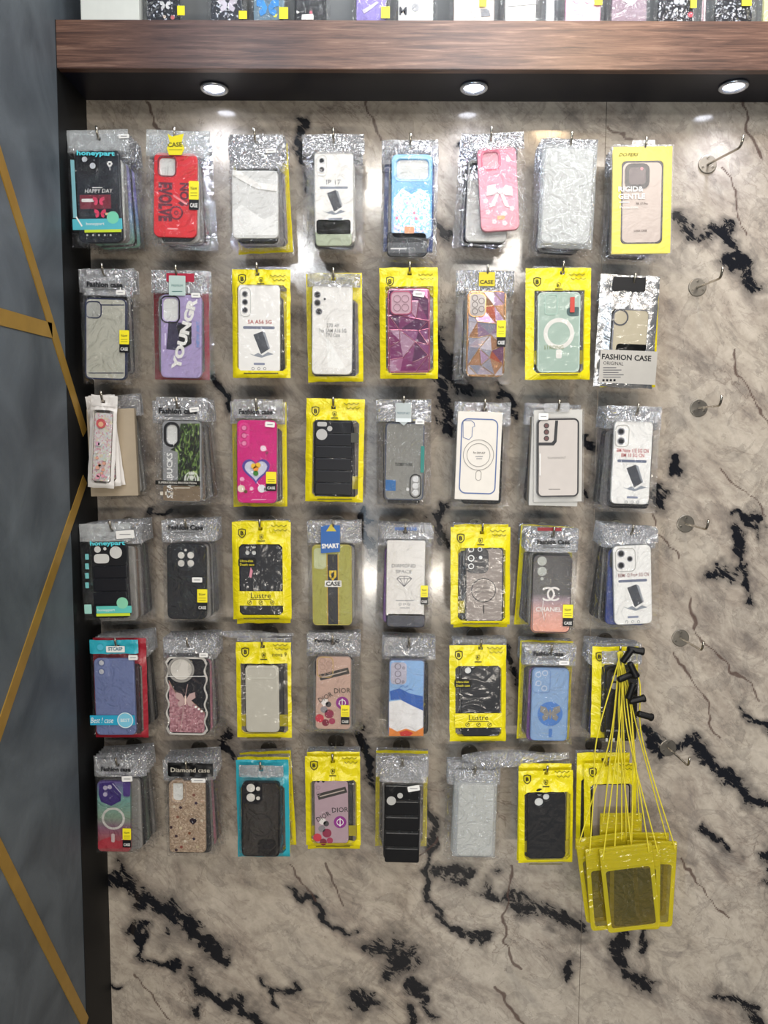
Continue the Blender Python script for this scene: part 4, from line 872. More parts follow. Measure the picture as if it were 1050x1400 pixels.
p.disc(557.5, 669, 2.2, T('#dcdcdc', .25), 1); p.text('TUOBBY WORK', 552, 635, 24, 4.5, INK, 0, 1, bold=.0004); p.poly([(541, 551), (562, 551), (562, 573), (552, 582), (541, 573)], T('#b7bfbf', .35), 1, True, 'header_tag'); p.text('PREMIUM ART', 551.5, 565, 17, 3, T('#54707a'), 0, 2, True); p.rr(541, 572, 562, 577, .3, T('#dfe6e8'), 2, True, 'tag_band')
p.rr(575, 610, 580, 646, .5, T('#2f8078', .4), 1, True, 'side_strip'); p.sticker(568, 574, 580, 580, 0); p.rr(530, 683, 574, 688, 2, BLK, -10, name='black_case_end')
p = reg((3, 6), 'white magnet outline box', Pack('phone_case_box', 'white card box printed with blue phone outline and circle', (662, 560), (622, 551, 689, 684), (622, 565, 688, 684), -1.5, kind='box'))
a, b, c, d = p.rect(624, 564, 684, 683); link('card_box', box(a, b, -.0062, .006, c, d, .0006), T('#e3dcd2', .45), p.root); p.lift = .002
ol = T('#5d6f9c', .4); p.cam((629, 573, 679, 675), ol, 9, 1.6, th=.0002); p.plate([line([p.loc(*q) for q in [(633, 577), (633, 598), (641, 601), (645, 597), (646, 584), (649, 583), (648, 578), (644, 575), (634, 575), (633, 577)]], .0012)], ol, 1, name='printed_outline')
p.ring(654, 622, 21, .9, T('#9a958f')); p.ring(654, 622, 16, .8, T('#9a958f')); p.cam((650, 643, 658, 657), T('#9a958f'), 4, .8, th=.0002)
p.text('For SAM A37', 655, 619, 16, 2.6, INK); p.ln([(650, 624), (660, 624)], .9, GREYP); p.ln([(651, 627), (659, 627)], .9, GREYP)
link('hang_header', prism([rrect(*p.rect(627, 551, 685, 568), .001), rrect(-.0055, .0055, -.003, .003, .0028)], .001, .0018), HEAD, p.root); link('red_header_card', prism([rrect(*p.rect(637, 551, 670, 566), .001), rrect(-.0055, .0055, -.003, .003, .0028)], .0022, .003), T('#8d2434', .4), p.root)
p = reg((3, 7), 'black rimmed boxed case', Pack('phone_case_box', 'clear box with white card and clear case rimmed black, three lenses', (763, 561), (728, 551, 798, 685), (729, 560, 797, 685), 1.2, kind='box'))
a, b, c, d = p.rect(731, 561, 797, 686); link('white_card', box(a, b, .004, .005, c, d), T('#cfccc6', .45), p.root)
link('clear_box', prism([rrect(a - .001, b + .001, c - .001, d + .001, .002)], -.0068, .006, .0006), film('box_plastic', base=.03, k=.3, haze=.02, rough=.3, bump=.05), p.root)
p.case((735, 573, 791, 679), T('#cfc6bf', .3), 7, border=T('#14141c', .3), bw=2); p.poly([(735, 609), (757, 609), (761, 604), (763, 575), (759, 575), (757, 602), (754, 605), (735, 605)], T('#14141c', .3), 2, name='camera_frame')
for k in range(3): p.lens(747, 582 + k * 8.7, 3.6, T('#6f4a48', .2), INK)
p.text('TRANSPARENT', 761, 626, 25, 3, T('#8a8580')); p.ln([(750, 669), (766, 669)], 1, T('#77726c')); p.lift = .0026; p.sticker(736, 565, 749, 574); p.ln([(738, 620), (738, 650)], 1.6, WHT, 1)
link('hang_header', prism([rrect(*p.rect(745, 551, 779, 563), .002), rrect(-.0055, .0055, -.003, .003, .0028)], -.0006, .0006), film('tab_plastic', base=.15, k=.6, haze=.2, bump=.1), p.root)
p = white_model((3, 8), 'white red-lettered case', 'crinkled bag with white two-lens case, two lines of red print', (870, 566), (828, 556, 901, 692), (838, 576, 890, 689), [(849, 590, 5, INK), (849, 603, 5, INK)], [('BM Note 11E 5G CN', 0, 43), ('BM 10 5G CN', 6.5, 31)], -1.2, None, 616, '#b24a4a', head=577)
p.cam((841, 581, 860, 611), T('#b5b2ac'), 6, 1)

# ---------------- row 4
p = reg((4, 1), 'quilted case with mint label', Pack('phone_case_package', 'zip bag with black quilted case, mint label and green seal', (153, 725), (110, 715, 181, 850), (125, 741, 177, 846), 1.5, head=740, zipped=True, headmat=MILK))
p.case((126, 742, 176, 846), T('#0b0d16', .4), 6); puffer(p, (127, 773, 175, 845), 4)
p.rr(126, 745, 174, 773, 7, T('#101218', .35), 2, name='camera_plate', th=.001)
p.rr(129, 757, 150, 770, 5, T('#cdccc8', .3), 5, name='camera_opening'); p.disc(159, 755, 8.5, T('#cdccc8', .3), 5, name='camera_opening'); p.disc(144, 750, 2.2, T('#cdccc8', .3), 5); p.disc(134, 751, 4.5, T('#cdccc8', .3), 5, name='camera_opening')
p.text('honeypart', 148, 743, 48, 8, CYAN, 0, 1, True, bold=.0006)
for k in range(4): p.rr(117, 757 + k * 13, 122, 765 + k * 13, .5, T('#74b8b8', .4), 1, True, 'side_mark')
p.rr(116, 826, 126, 839, .8, T('#9fd0c4', .4), 1, True, 'side_label'); p.rr(132, 828, 181, 838, .8, T('#62c4ba', .4), 1, True, 'title_band'); p.rr(132, 838, 179, 842, .5, T('#cfe03a', .4), 1, True, 'title_band'); p.text('honeypart', 146, 834, 24, 4.5, WHT, 0, 2, True); p.disc(168, 824, 8, T('#8bd0ae', .35), 2, True, 'seal_sticker'); p.sticker(159, 725, 184, 736, 3)
p = reg((4, 2), 'black round camera case', Pack('phone_case_package', 'bagged plain black case with round camera plate of four holes', (255, 722), (222, 711, 297, 853), (227, 742, 283, 849), -0.5, head=739))
p.case((228, 743, 282, 848), T('#17191f', .4), 7); p.disc(254, 762, 20, T('#20232a', .35), 1, name='camera_plate', th=.0008); p.ring(254, 762, 20, 1, T('#0c0d11'), 5, name='camera_frame')
for q in ((248, 759), (261, 759), (248, 770), (261, 770)): p.disc(q[0], q[1], 4.6, T('#cfccc6', .3), 6, name='camera_opening')
p.disc(254, 752, 1.8, T('#cfccc6', .3), 6); hdr(p, 254, 721, 48, 'Fashion Case'); p.sticker(263, 789, 277, 796, 0); p.newlabel(270, 805, 284, 835, 'New')
p = yellow_pouch('yellow pouch with title band and black case, five small camera holes', (356, 723), (317, 713, 398, 849), (327, 743, 387, 842), (327, 744, 386, 842), T('#10131d', .4), 0.3, lustre=True, holes=[('c', 338, 747, 3), ('c', 347, 747, 3), ('c', 338, 756, 3), ('c', 347, 756, 3)]); reg((4, 3), 'five-hole black case', p)
p.poly([(343, 775), (346, 780), (344, 790), (341, 788)], T('#d890a0', .2), 2, True, 'pink_patch')  # small pink patch on the pouch film
p = reg((4, 4), 'green striped CASE', Pack('phone_case_package', 'bagged olive green case with dark centre stripe and shield emblem', (456, 724), (420, 712, 492, 858), (427, 743, 482, 856), 0.5, head=742))
p.case((427, 744, 481, 856), T('#9f9c3e', .35), 6, border=T('#b4a850', .3), bw=1); p.rr(448, 757, 462, 855, .3, T('#1c1f28', .4), 1, name='centre_stripe'); p.rr(447, 757, 448.3, 855, .1, T('#c9a23c'), 1); p.rr(462, 757, 463.3, 855, .1, T('#c9a23c'), 1)
p.rr(429, 749, 446, 778, 5, T('#b7bd90', .3), 1, name='camera_window')
p.poly([(450, 780), (460, 780), (460, 788), (455, 794), (450, 788)], T('#e8c52a', .4), 2, name='shield_emblem'); p.poly([(453, 792), (453.5, 788), (452, 785), (454, 783), (456, 781.5), (457.5, 783), (456.5, 785), (457.5, 787), (456, 788), (457, 792), (455.3, 789)], INK, 3, name='horse_emblem')
p.rr(444, 793.5, 467, 802.5, .8, WHT, 2, name='sticker'); p.text('CASE', 455.5, 798, 20, 6, INK, 0, 3, bold=.0006)
p.poly([(439, 720), (445, 718), (465, 718), (465, 754), (439, 756)], T('#2660a8', .4), 1, True, 'header_tag'); p.text('SMART', 452, 746, 24, 6.5, WHT, 2, 2, True, bold=.0008); p.poly([(446, 726), (460, 726), (453, 716)], T('#c9b83a'), 2, True, 'tag_mark')
p = reg((4, 5), 'DIAMOND SPACE case', Pack('phone_case_package', 'bag with white card printed DIAMOND SPACE over a diamond drawing', (554, 728), (519, 717, 592, 862), (527, 738, 582, 858), -0.5, head=737))
p.case((528, 738, 581, 844), T('#e6e2dd', .4), 3); p.case((528, 838, 581, 858), T('#2b3040', .35), 5, name='dark_case_end', depth=.6)
p.text('DIAMOND', 552, 773.5, 33, 5, T('#55555a')); p.text('SPACE', 552, 781.5, 22, 4.6, T('#55555a'))
dl = T('#66666c'); D = [(542, 791), (547, 788), (558, 788), (563, 791), (552.5, 802)]
for a_, b_ in ((0, 1), (1, 2), (2, 3), (3, 4), (4, 0), (0, 3)): p.ln([D[a_], D[b_]], .9, dl)
for q in ((547, 791), (552.5, 788), (558, 791)): p.ln([q, (552.5, 802)], .7, dl)
p.ln([(541, 821), (566, 821)], 1.1, GREYP); p.ln([(547, 831), (560, 831)], .9, GREYP)
for k in (-1, 0, 1): p.ring(553 + k * 6, 826, 1.8, .6, GREYP, name='icon_ring')
hdr(p, 555, 723, 30, 'FASHION CASE', False, T('#3d66a8')); p.newlabel(575, 800, 585, 826)
p = yellow_pouch('yellow pouch with grey black-rimmed case and thin black circle', (659, 728), (616, 720, 698, 856), (626, 748, 691, 850), (636, 748, 688, 851), T('#857a74', .35), 0.7, border=T('#17181f', .35)); reg((4, 6), 'grey circle case', p)
p.rr(637, 749, 668, 784, 8, T('#181b26', .35), 1, name='camera_plate', th=.001)
for q in ((644, 751, 4), (644, 763, 4.5), (656, 751, 3), (644, 774, 4)): p.lens(q[0], q[1], q[2], T('#2a2a30'), T('#d9dada', .3), 5)
p.disc(657, 762, 2.4, T('#d9dada'), 5); p.ring(661, 807, 17, 1.2, INK); p.rr(660.5, 827, 662, 839, .5, INK); p.text('SUITABLE', 661, 797, 21, 3.4, T('#5b5450')); p.text('APPEARANCE', 661, 803.5, 28, 3.4, T('#5b5450')); p.text('PROTECTION', 661, 809.5, 26, 3.4, T('#5b5450'))
p = reg((4, 7), 'black to pink gradient case', Pack('phone_case_package', 'bagged case fading black to pink with white interlocked C emblem', (756, 733), (717, 724, 789, 869), (726, 757, 783, 867), -0.4, head=755))
p.case((727, 758, 781, 867), grad([(0, '#e2967e'), (.25, '#d09488'), (.42, '#8b7480'), (.5, '#23242e'), (1, '#1a1b24')], .3), 7); p.cam((728, 759, 781, 866), T('#3a3238', .3), 7, 1)
for q in ((741, 767, 6.5), (741, 781, 6.5), (741, 791, 2.3)): p.disc(q[0], q[1], q[2], T('#a7aaa4', .3), 2, name='camera_opening')
wl = T('#e6e0dc', .35)
for s_ in (-1, 1):
    cx, cz = p.loc(753 + s_ * -4.5, 812); ro, ri = p.sc_(10), p.sc_(7.4); aa = [R(40 + k * 280 / 20) for k in range(21)]
    o_ = [(cx - s_ * -1 * ro * math.cos(q) * -1 * 1, cz + ro * math.sin(q)) for q in aa]; i_ = [(cx - s_ * -1 * ri * math.cos(q) * -1, cz + ri * math.sin(q)) for q in aa]
    p.plate([o_ + i_[::-1]], wl, 2 + (s_ > 0), name='interlocked_c')
p.text('CHANEL', 750, 833, 36, 6.5, wl, 0, 2, bold=.0004); p.ln([(743, 820), (741, 835), (744, 848), (746, 838)], .9, wl, 3); hdr(p, 757, 741, 45, 'Fashion Case'); p.rr(735, 721.5, 768, 726, .3, T('#8a1f2a', .4), 1, True, 'red_header_card'); p.newlabel(769, 826, 783, 856, 'New')
p = white_model((4, 8), 'white three-lens tilted case', 'bag with white three-lens case tilted left over a blue case', (863, 730), (828, 724, 902, 864), (839, 745, 891, 855), [(849, 757, 5, INK), (861, 764, 4, INK), (849, 773, 5, INK)], [('REMI 12 Pro+ 5G CN', 0, 42)], 3.2, None, 786, '#8a5a5a', head=744)
p.cam((841, 749, 869, 782), T('#b5b2ac'), 7, 1)

# ---------------- row 5
p = reg((5, 1), 'lavender Best case', Pack('phone_case_package', 'teal headed bag with lavender blue two-lens case, Best! case band', (160, 884), (123, 873, 191, 1010), (128, 897, 187, 1008), 0.6, head=894, headmat=TEAL))
p.case((129, 898, 185, 1008), T('#6d79a4', .4), 6); p.rr(130, 899, 151, 926, 6, T('#7581ac', .4), 1, name='camera_plate', th=.0008)
for q in ((139, 906), (139, 918)): p.lens(q[0], q[1], 5, T('#c4c6cc', .3), T('#5d6890'), 4)
p.rr(123, 977, 186, 991, .5, T('#2aa0c4', .4), 1, True, 'title_band'); p.text('Best ! case', 140, 984, 32, 8, WHT, 0, 2, True, shear=.3); p.disc(172, 984, 11.5, T('#7cc4dc', .4), 2, True, 'seal_sticker'); p.ring(172, 984, 11, .8, WHT, 3, True, 'seal_ring'); p.text('BEST', 172, 984, 13, 4.5, WHT, 0, 3, True)
p.rr(145, 883, 171, 892, 1, WHT, 1, True, 'header_label'); p.text('STCASP', 158, 887, 20, 5, T('#1d6a80'), 0, 2, True, bold=.0006); p.sticker(176, 895, 189, 902, 0); p.disc(137, 885, 4.5, T('#4fb4cc', .4), 1, True, 'round_mark')
p = reg((5, 2), 'wavy butterfly case', Pack('phone_case_package', 'bagged wavy edged black and rose case with butterfly and round camera', (257, 883), (222, 873, 296, 1009), (227, 895, 284, 1008), -0.6, head=893))
def wavy(p, rc, amp, n, grow=0):
    x0, x1, z0, z1 = p.rect(*rc); x0 -= grow; x1 += grow; z0 -= grow; z1 += grow; r = .009; o = []
    for (x, z) in rrect(x0, x1, z0, z1, r, 6)[::1]: o.append((x, z))
    out = []
    for i in range(len(o)):
        a = Vector(o[i]); b = Vector(o[(i + 1) % len(o)]); m = max(1, int((b - a).length / .002))
        for k in range(m):
            q = a + (b - a) * k / m
            if abs(b.x - a.x) < 1e-6 and m > 5: q.x += amp * math.sin((q.y - z0) / (z1 - z0) * n * 2 * math.pi) * (1 if q.x > (x0 + x1) / 2 else -1)
            out.append((q.x, q.y))
    return out
link('case_shell', prism([wavy(p, (229, 897, 282, 1006), .0022, 4.5)], -CT, CT, .0015, 2), T('#14151e', .3), p.root)
p.plate([wavy(p, (229, 897, 282, 1006), .0022, 4.5, .0018), wavy(p, (229, 897, 282, 1006), .0022, 4.5, -.0014)], T('#d8d3cc', .25, .3), 1, name='bumper_frame', th=.0014)
x0, x1, z0, z1 = p.rect(231, 899, 280, 1004); A = p.loc(231, 930); B = p.loc(245, 955); Cc = p.loc(280, 975)
p.plate([[(x0, z0), (x1, z0), Cc, p.loc(262, 958), B, A]], glitter(['#c4919a', '#b57f88', '#d8a8ae', '#a8727c', '#c98f98'], 300, .25, .3), 1, name='glitter_fill')
p.ln([(231, 930), (245, 955), (262, 958), (281, 975)], 1.2, T('#d8b4a0', .2, .7), 3, name='gold_line'); butterfly(p, 254, 956, 1.7, T('#d8b8b4', .2, .4), 3, T('#e8d0c4')); p.ln([(257, 935), (252, 960)], .8, T('#d8b8b4', .2, .4), 3); p.ln([(252, 960), (247, 1000)], .8, T('#d8b8b4', .2, .4), 3)
for q in ((268, 966), (272, 969), (276, 972)): p.disc(q[0], q[1], 1.6, WHT, 4, name='rhinestone', th=.0006)
p.disc(248, 915, 15, T('#cfcac2', .35), 2, name='camera_opening'); p.ring(248, 915, 18.5, 3.2, T('#bfbab4', .2, .6), 3, name='camera_frame', th=.0012); p.ln([(229, 924), (281, 924)], .9, WHT, 5, name='film_fold'); p.sticker(273, 892, 285, 898)
p = yellow_pouch('yellow pouch with frosted beige case and long camera bar', (359, 884), (322, 876, 399, 1013), (328, 905, 394, 1006), (335, 908, 382, 1004), T('#bdb9ac', .4), 0.3); reg((5, 3), 'frosted beige case', p)
p.cam((336, 911, 379, 928), T('#cfccc0', .3), 6, 1.2); p.text('nova 9', 382, 895, 20, 6, T('#5b5510'), 0, 1, True)
def dior(p, ox, oy):
    p.rr(ox + 4, oy + 17, ox + 46, oy + 26, .3, T('#3a3634', .4), 1, rot=R(15), name='printed_tape'); p.ln([(ox + 8, oy + 26), (ox + 42, oy + 17)], 1.5, T('#b8aaa0'), 2)
    
    p.disc(ox + 36, oy + 61, 9, T('#8c2a86', .4), 1, name='round_print'); p.ring(ox + 36, oy + 61, 5, 1, WHT, 2, name='round_letter'); p.ln([(ox + 36, oy + 55), (ox + 36, oy + 67)], 1.2, WHT, 2)
    for q, c, s_ in (((12, 60), '#e2dcd8', 5), ((17, 63), '#4a4648', 4), ((11, 70), '#8a8488', 5), ((5, 82), '#c8384a', 6), ((18, 76), '#8c2a48', 6.5), ((13, 88), '#7a2438', 5), ((22, 86), '#a33a58', 4.5)): p.disc(ox + q[0], oy + q[1], s_, T(c, .4), 1, name='bouquet_print')
    p.text('DIOR', ox + 36, oy + 44, 23, 7, INK, 3, 3); p.text('DIOR', ox + 13, oy + 53, 21, 7, INK, 30, 3)
p = reg((5, 4), 'beige lettered case', Pack('phone_case_package', 'bagged beige pink case with slanted black lettering and purple round print', (455, 880), (419, 863, 488, 1006), (430, 895, 481, 1001), -0.6, head=892))
p.case((431, 896, 480, 1000), T('#c3a293', .35), 6); p.cam((433, 897, 456, 927), T('#b99a5c', .3), 7, 1.2)
for q in ((441, 903), (441, 912), (441, 921), (450, 907), (450, 917)): p.ring(q[0], q[1], 4, .9, T('#a88a7c', .3), 2, name='lens_ring')
dior(p, 432, 900); hdr(p, 447, 876, 34, 'Fashion C', False); p.newlabel(466, 963, 478, 990, 'New')
p = reg((5, 5), 'sky blue case', Pack('phone_case_package', 'bagged sky blue case with five-lens camera, white and orange lower print', (559, 884), (524, 870, 586, 1012), (530, 899, 580, 1009), -0.5, head=897))
p.case((531, 900, 580, 1008), T('#86aedb', .35), 5, border=T('#6a6f8a', .3), bw=.9); p.rr(534, 905, 556, 936, 5, T('#b4b1c2', .3), 1, name='camera_plate', th=.0008)
for q in ((544, 911, 4.5), (544, 921, 4.5), (544, 931, 4.2), (552, 913, 2), (551, 932, 2)): p.ring(q[0], q[1], q[2], 1, T('#7d7684', .3), 5, name='lens_ring')
p.poly([(533, 945), (546, 941), (560, 948), (578, 952), (579, 972), (560, 965), (548, 956), (534, 957)], T('#2b5db0', .35), 1); p.poly([(532, 959), (548, 957), (566, 966), (579, 972), (579, 1000), (532, 1000)], T('#e6e4e4', .35), 1.4); p.poly([(532, 994), (543, 1000), (555, 996), (568, 1000), (579, 994), (579, 1006), (532, 1006)], T('#e0843a', .35), 2); p.poly([(546, 1001), (556, 998), (565, 1002), (560, 1006), (548, 1006)], T('#c8362e', .35), 2.6)
p.ln([(546, 940), (551, 937), (554, 940), (558, 937)], .8, T('#2b5db0')); p.ln([(554, 945), (560, 942), (566, 944)], .8, T('#2b5db0'))
p = yellow_pouch('yellow pouch with title band and glossy black case, two camera holes', (657, 886), (614, 880, 693, 1018), (622, 908, 686, 1009), (630, 908, 684, 1009), T('#10141d', .3), 0.9, lustre=True, holes=[('c', 640, 917, 4.5), ('c', 647, 912, 2)]); reg((5, 6), 'two-hole glossy black case', p)
p = reg((5, 7), 'pale blue butterfly ring case', Pack('phone_case_package', 'bagged pale blue clear case with blue ring and silver butterfly', (753, 893), (716, 879, 781, 1019), (725, 911, 778, 1016), -0.5, head=909))
p.case((726, 912, 777, 1015), T('#86a3c8', .3), 6, border=T('#7593be', .3), bw=1.2); p.cam((728, 914, 753, 948), T('#6e8cb8', .3), 5, 1.2)
for q in ((736, 922), (736, 934), (745, 920), (744, 941)): p.ring(q[0], q[1], 4, .9, T('#cdd4de', .3), 2, name='lens_ring')
p.disc(752, 976, 17.5, T('#4f7cc0', .3), 1, name='magnet_ring', th=.0004); butterfly(p, 752, 975, 1.75, T('#cfcac4', .15, .7), 3, T('#b0a8a0', .2, .6))
for q in ((745, 971), (759, 971), (747, 981), (757, 981)): p.disc(q[0], q[1], 2, T('#e8e2dc', .1, .8), 6, name='rhinestone', th=.0006)
p.rr(750, 996, 755, 1008, 1.5, T('#4f7cc0', .3)); hdr(p, 750, 894, 42); p.sticker(764, 903, 778, 909); 
p = yellow_pouch('yellow pouch with dark case hanging behind the yellow cords', (846, 894), (809, 882, 873, 1013), (821, 906, 868, 1006), (824, 908, 866, 1004), T('#191b22', .35), 0.6, logo2=False, hand=False, Y=YF + PITCH); reg((5, 8), 'dark cased yellow pouch', p)
p = Pack('phone_case_package', 'clear bag with plain black case marked with small white icons, under yellow cords', (852, 897), (822, 888, 878, 1020), (828, 912, 872, 1016), 0.6, head=908)
p.case((828, 912, 872, 1016), T('#0b0c10', .35), 7); p.text('PRECISION', 842, 999, 26, 2.6, T('#c8c8c8'))
for q in ((841, 927), (840, 938)): p.disc(q[0], q[1], 4.5, T('#a8a49c', .3), 1, name='camera_opening')
for k in range(3): p.rr(825 + 1 + k * 9.5 + 2, 1009, 830 + 1 + k * 9.5, 1014, .4, T('#d8d8d8'), 1, name='icon_mark')

# ---------------- row 6
p = reg((6, 1), 'multicolour ring case', Pack('phone_case_package', 'bagged purple green red case with white magnet ring, bottom left peg', (161, 1046), (129, 1035, 189, 1173), (131, 1064, 180, 1170), -0.8, head=1062))
p.case((132, 1065, 179, 1169), grad([(0, '#9c4a4c'), (.2, '#9a5058'), (.35, '#7f5a70'), (.5, '#7d9480'), (.75, '#6f9c94'), (1, '#5c4a86')], .35), 6); p.poly([(136, 1071), (155, 1069), (166, 1084), (165, 1095), (152, 1102), (138, 1096), (135, 1086)], T('#3b2a6c', .35), 1, name='purple_patch')
for q in ((144, 1077), (144, 1086), (150, 1076)): p.disc(q[0], q[1], 3.2, T('#b0a8bc', .3), 2, name='lens_opening')
p.ln([(154, 1071), (166, 1085)], 1.2, T('#b8b4c8'), 2); p.ring(155, 1119, 16.5, 3.2, T('#c9c6c0', .4), 2); p.rr(152, 1139, 157, 1152, 2, T('#c9b4b4', .4), 2); p.poly([(134, 1150), (150, 1144), (162, 1150), (178, 1146), (178, 1160), (134, 1160)], T('#a83440', .4), 1); p.rr(168, 1066, 178, 1090, 3, T('#4f3c80', .35), 1)
hdr(p, 158, 1052, 42); p.sticker(167, 1060, 182, 1068, 4); p.newlabel(168, 1131, 180, 1158, 'New')
p = reg((6, 2), 'speckled beige heart case', Pack('phone_case_package', 'bag headed Diamond case with sparkly beige case of coloured dots', (256, 1051), (228, 1040, 292, 1174), (229, 1063, 284, 1171), -0.4, head=1062, headmat=T('#0e0e10', .3)))
p.case((230, 1065, 282, 1170), glitter(['#b59c84', '#a88f78', '#c4ac94', '#9c846e', '#b8a08a', '#d0bca4'], 500, .35, .2), 6, [('r', 236, 1067, 250, 1096, 5)]); p.cam((233, 1065, 255, 1099), T('#a89484', .3), 7, 1.6)
for q in [(265, 1087, '#7c4a40'), (268, 1098, '#3a2a40'), (247, 1104, '#3a2430'), (243, 1117, '#8a5a48'), (263, 1120, '#2c1c2c'), (234, 1131, '#3a2430'), (247, 1132, '#d8c8a8'), (259, 1139, '#7c4a30'), (241, 1143, '#3a2430'), (265, 1147, '#2c2034'), (253, 1150, '#e0d4c0'), (248, 1158, '#8a3c34'), (241, 1162, '#3a2430'), (276, 1122, '#d8ccb8'), (238, 1103, '#d8ccb8'), (276, 1095, '#c8a890'), (270, 1158, '#c8b898')]: p.disc(q[0], q[1], 2.1, T(q[2], .3), 1, name='confetti_dot')
p.plate([[p.loc(*q) for q in heart(264, 1123, 5)]], T('#241624', .35), 2, name='heart_print'); p.text('Diamond case', 260, 1053, 55, 6.5, T('#d8d0c0'), 0, 1, True); p.sticker(262, 1063, 282, 1069, 0)
p = reg((6, 3), 'smoked ring case', Pack('phone_case_package', 'bagged smoked black case with black ring and four camera holes', (357, 1052), (325, 1043, 388, 1178), (329, 1064, 384, 1176), -0.5, head=1063))
p.case((330, 1066, 383, 1175), T('#36322f', .25), 6, border=T('#111115', .3), bw=1.8); p.rr(331, 1067, 359, 1100, 7, T('#101016', .3), 1, name='camera_plate', th=.001)
for q in ((343, 1077, 6), (343, 1090, 6), (353, 1078, 3), (353, 1091, 2.8)): p.disc(q[0], q[1], q[2], T('#d6d2ca', .3), 5, name='camera_opening')
p.ring(356, 1128, 17, 1.1, T('#0c0c0e')); p.rr(352, 1146, 378, 1172, 6, T('#1c1a1a', .25), 1, name='dark_patch')
p = yellow_pouch('yellow pouch with mauve pink case, slanted black lettering, bottom row fourth', (455, 1041), (416, 1031, 494, 1162), (423, 1064, 489, 1156), (429, 1064, 477, 1157), T('#b097a0', .35), 0.6); reg((6, 4), 'mauve lettered case', p)
p.disc(435, 1068, 2, INK); p.disc(442, 1068, 2, INK); p.ring(435, 1077, 3, .7, T('#978088')); p.ring(435, 1085, 3, .7, T('#978088')); dior(p, 429, 1063)
p = reg((6, 5), 'bottom quilted black case', Pack('phone_case_package', 'silver topped bag with black quilted case, bottom row fifth peg', (550, 1047), (517, 1036, 584, 1183), (523, 1070, 576, 1181), -1.0, head=1070))
p.case((524, 1071, 575, 1181), T('#08090d', .4), 8); puffer(p, (525, 1073, 574, 1180), 5, T('#0a0b0f', .3)); p.disc(535, 1094, 6.5, T('#b9b8b4', .3), 7, name='camera_opening'); p.disc(547, 1087, 4, T('#b9b8b4', .3), 7, name='camera_opening'); p.sticker(557, 1073, 574, 1081, 12)
p = reg((6, 6), 'bottom white wrapped case', Pack('phone_case_package', 'plain white frosted case in clear bag, bottom row sixth peg', (649, 1057), (619, 1050, 680, 1178), (624, 1068, 676, 1176), -1.0, bodymat=MILK))
p.case((625, 1069, 675, 1175), T('#c3c0b6', .4), 7); p.cam((630, 1071, 648, 1098), T('#b4b1a8', .4), 4, .8)
p = yellow_pouch('yellow pouch with plain black case and three camera holes, bottom row', (747, 1057), (708, 1050, 785, 1186), (716, 1079, 781, 1179), (720, 1080, 774, 1178), T('#0b0d13', .4), 1.2, holes=[('c', 738, 1084, 5), ('c', 737, 1097, 6), ('c', 747, 1090, 4.5)]); reg((6, 7), 'three-hole black case', p)
p = yellow_pouch('yellow pouch with black rimmed pale case behind the waterproof pouches', (830, 1046), (798, 1040, 872, 1172), (806, 1068, 866, 1165), (808, 1068, 862, 1166), T('#9c9084', .4), 1.5, border=T('#0d0d10', .35), logo2=False, Y=YF + PITCH); reg((6, 8), 'pale case behind pouches', p)

# ---------------------------------------------------------------- what hangs behind each front package
S = 0.001383
def std(name, kind, col, extra=None):
    """a plain package of ordinary size with its hang hole at the origin, built once and copied"""
    root = bpy.data.objects.new(name, None); C.objects.link(root)
    sd = random.random() * 40
    bag = (-.052, .052, -.186, .014); body = (-.038, .038, -.178, -.032)
    pk = {'bag': bag, 'body': body, 'seed': sd, 'bulge': .0054, 'zh': -.028}
    if kind == 'bag':
        z = bag_meshes(pk, lambda x, q: 'header' if q > pk['zh'] else 'body', .0065); link('bag_body', z['body'], CLEAR, root); link('bag_header', z['header'], HEAD, root)
    elif kind == 'pouch':
        pk['win'] = (-.044, .044, -.176, -.036); w = pk['win']
        z = bag_meshes(pk, lambda x, q: 'pane' if (w[0] < x < w[1] and w[2] < q < w[3]) else 'frame', .0065); link('pouch_frame', z['frame'], extra or YEL, root); link('window_film', z['pane'], PANE, root)
    elif kind == 'box':
        link('card_box', box(-.046, .046, -.006, .006, -.180, -.012, .0006), col, root)
        link('hang_tab', prism([rrect(-.018, .018, -.013, .010, .003), rrect(-.0065, .0065, -.0028, .0028, .0026)], -.0005, .0005), HEAD, root)
    if kind != 'box':
        hx = [rrect(-.035, -.010, -.068, -.036, .006)]
        link('case_shell', prism([rrect(-.038, .038, -.178, -.032, .009)] + hx, -CT, CT, .0018, 2), col, root)
    return root
HOLO = grad([(0, '#9fe0c0'), (.3, '#7ab0e0'), (.6, '#7c78d8'), (1, '#a8a0e0')], .15)
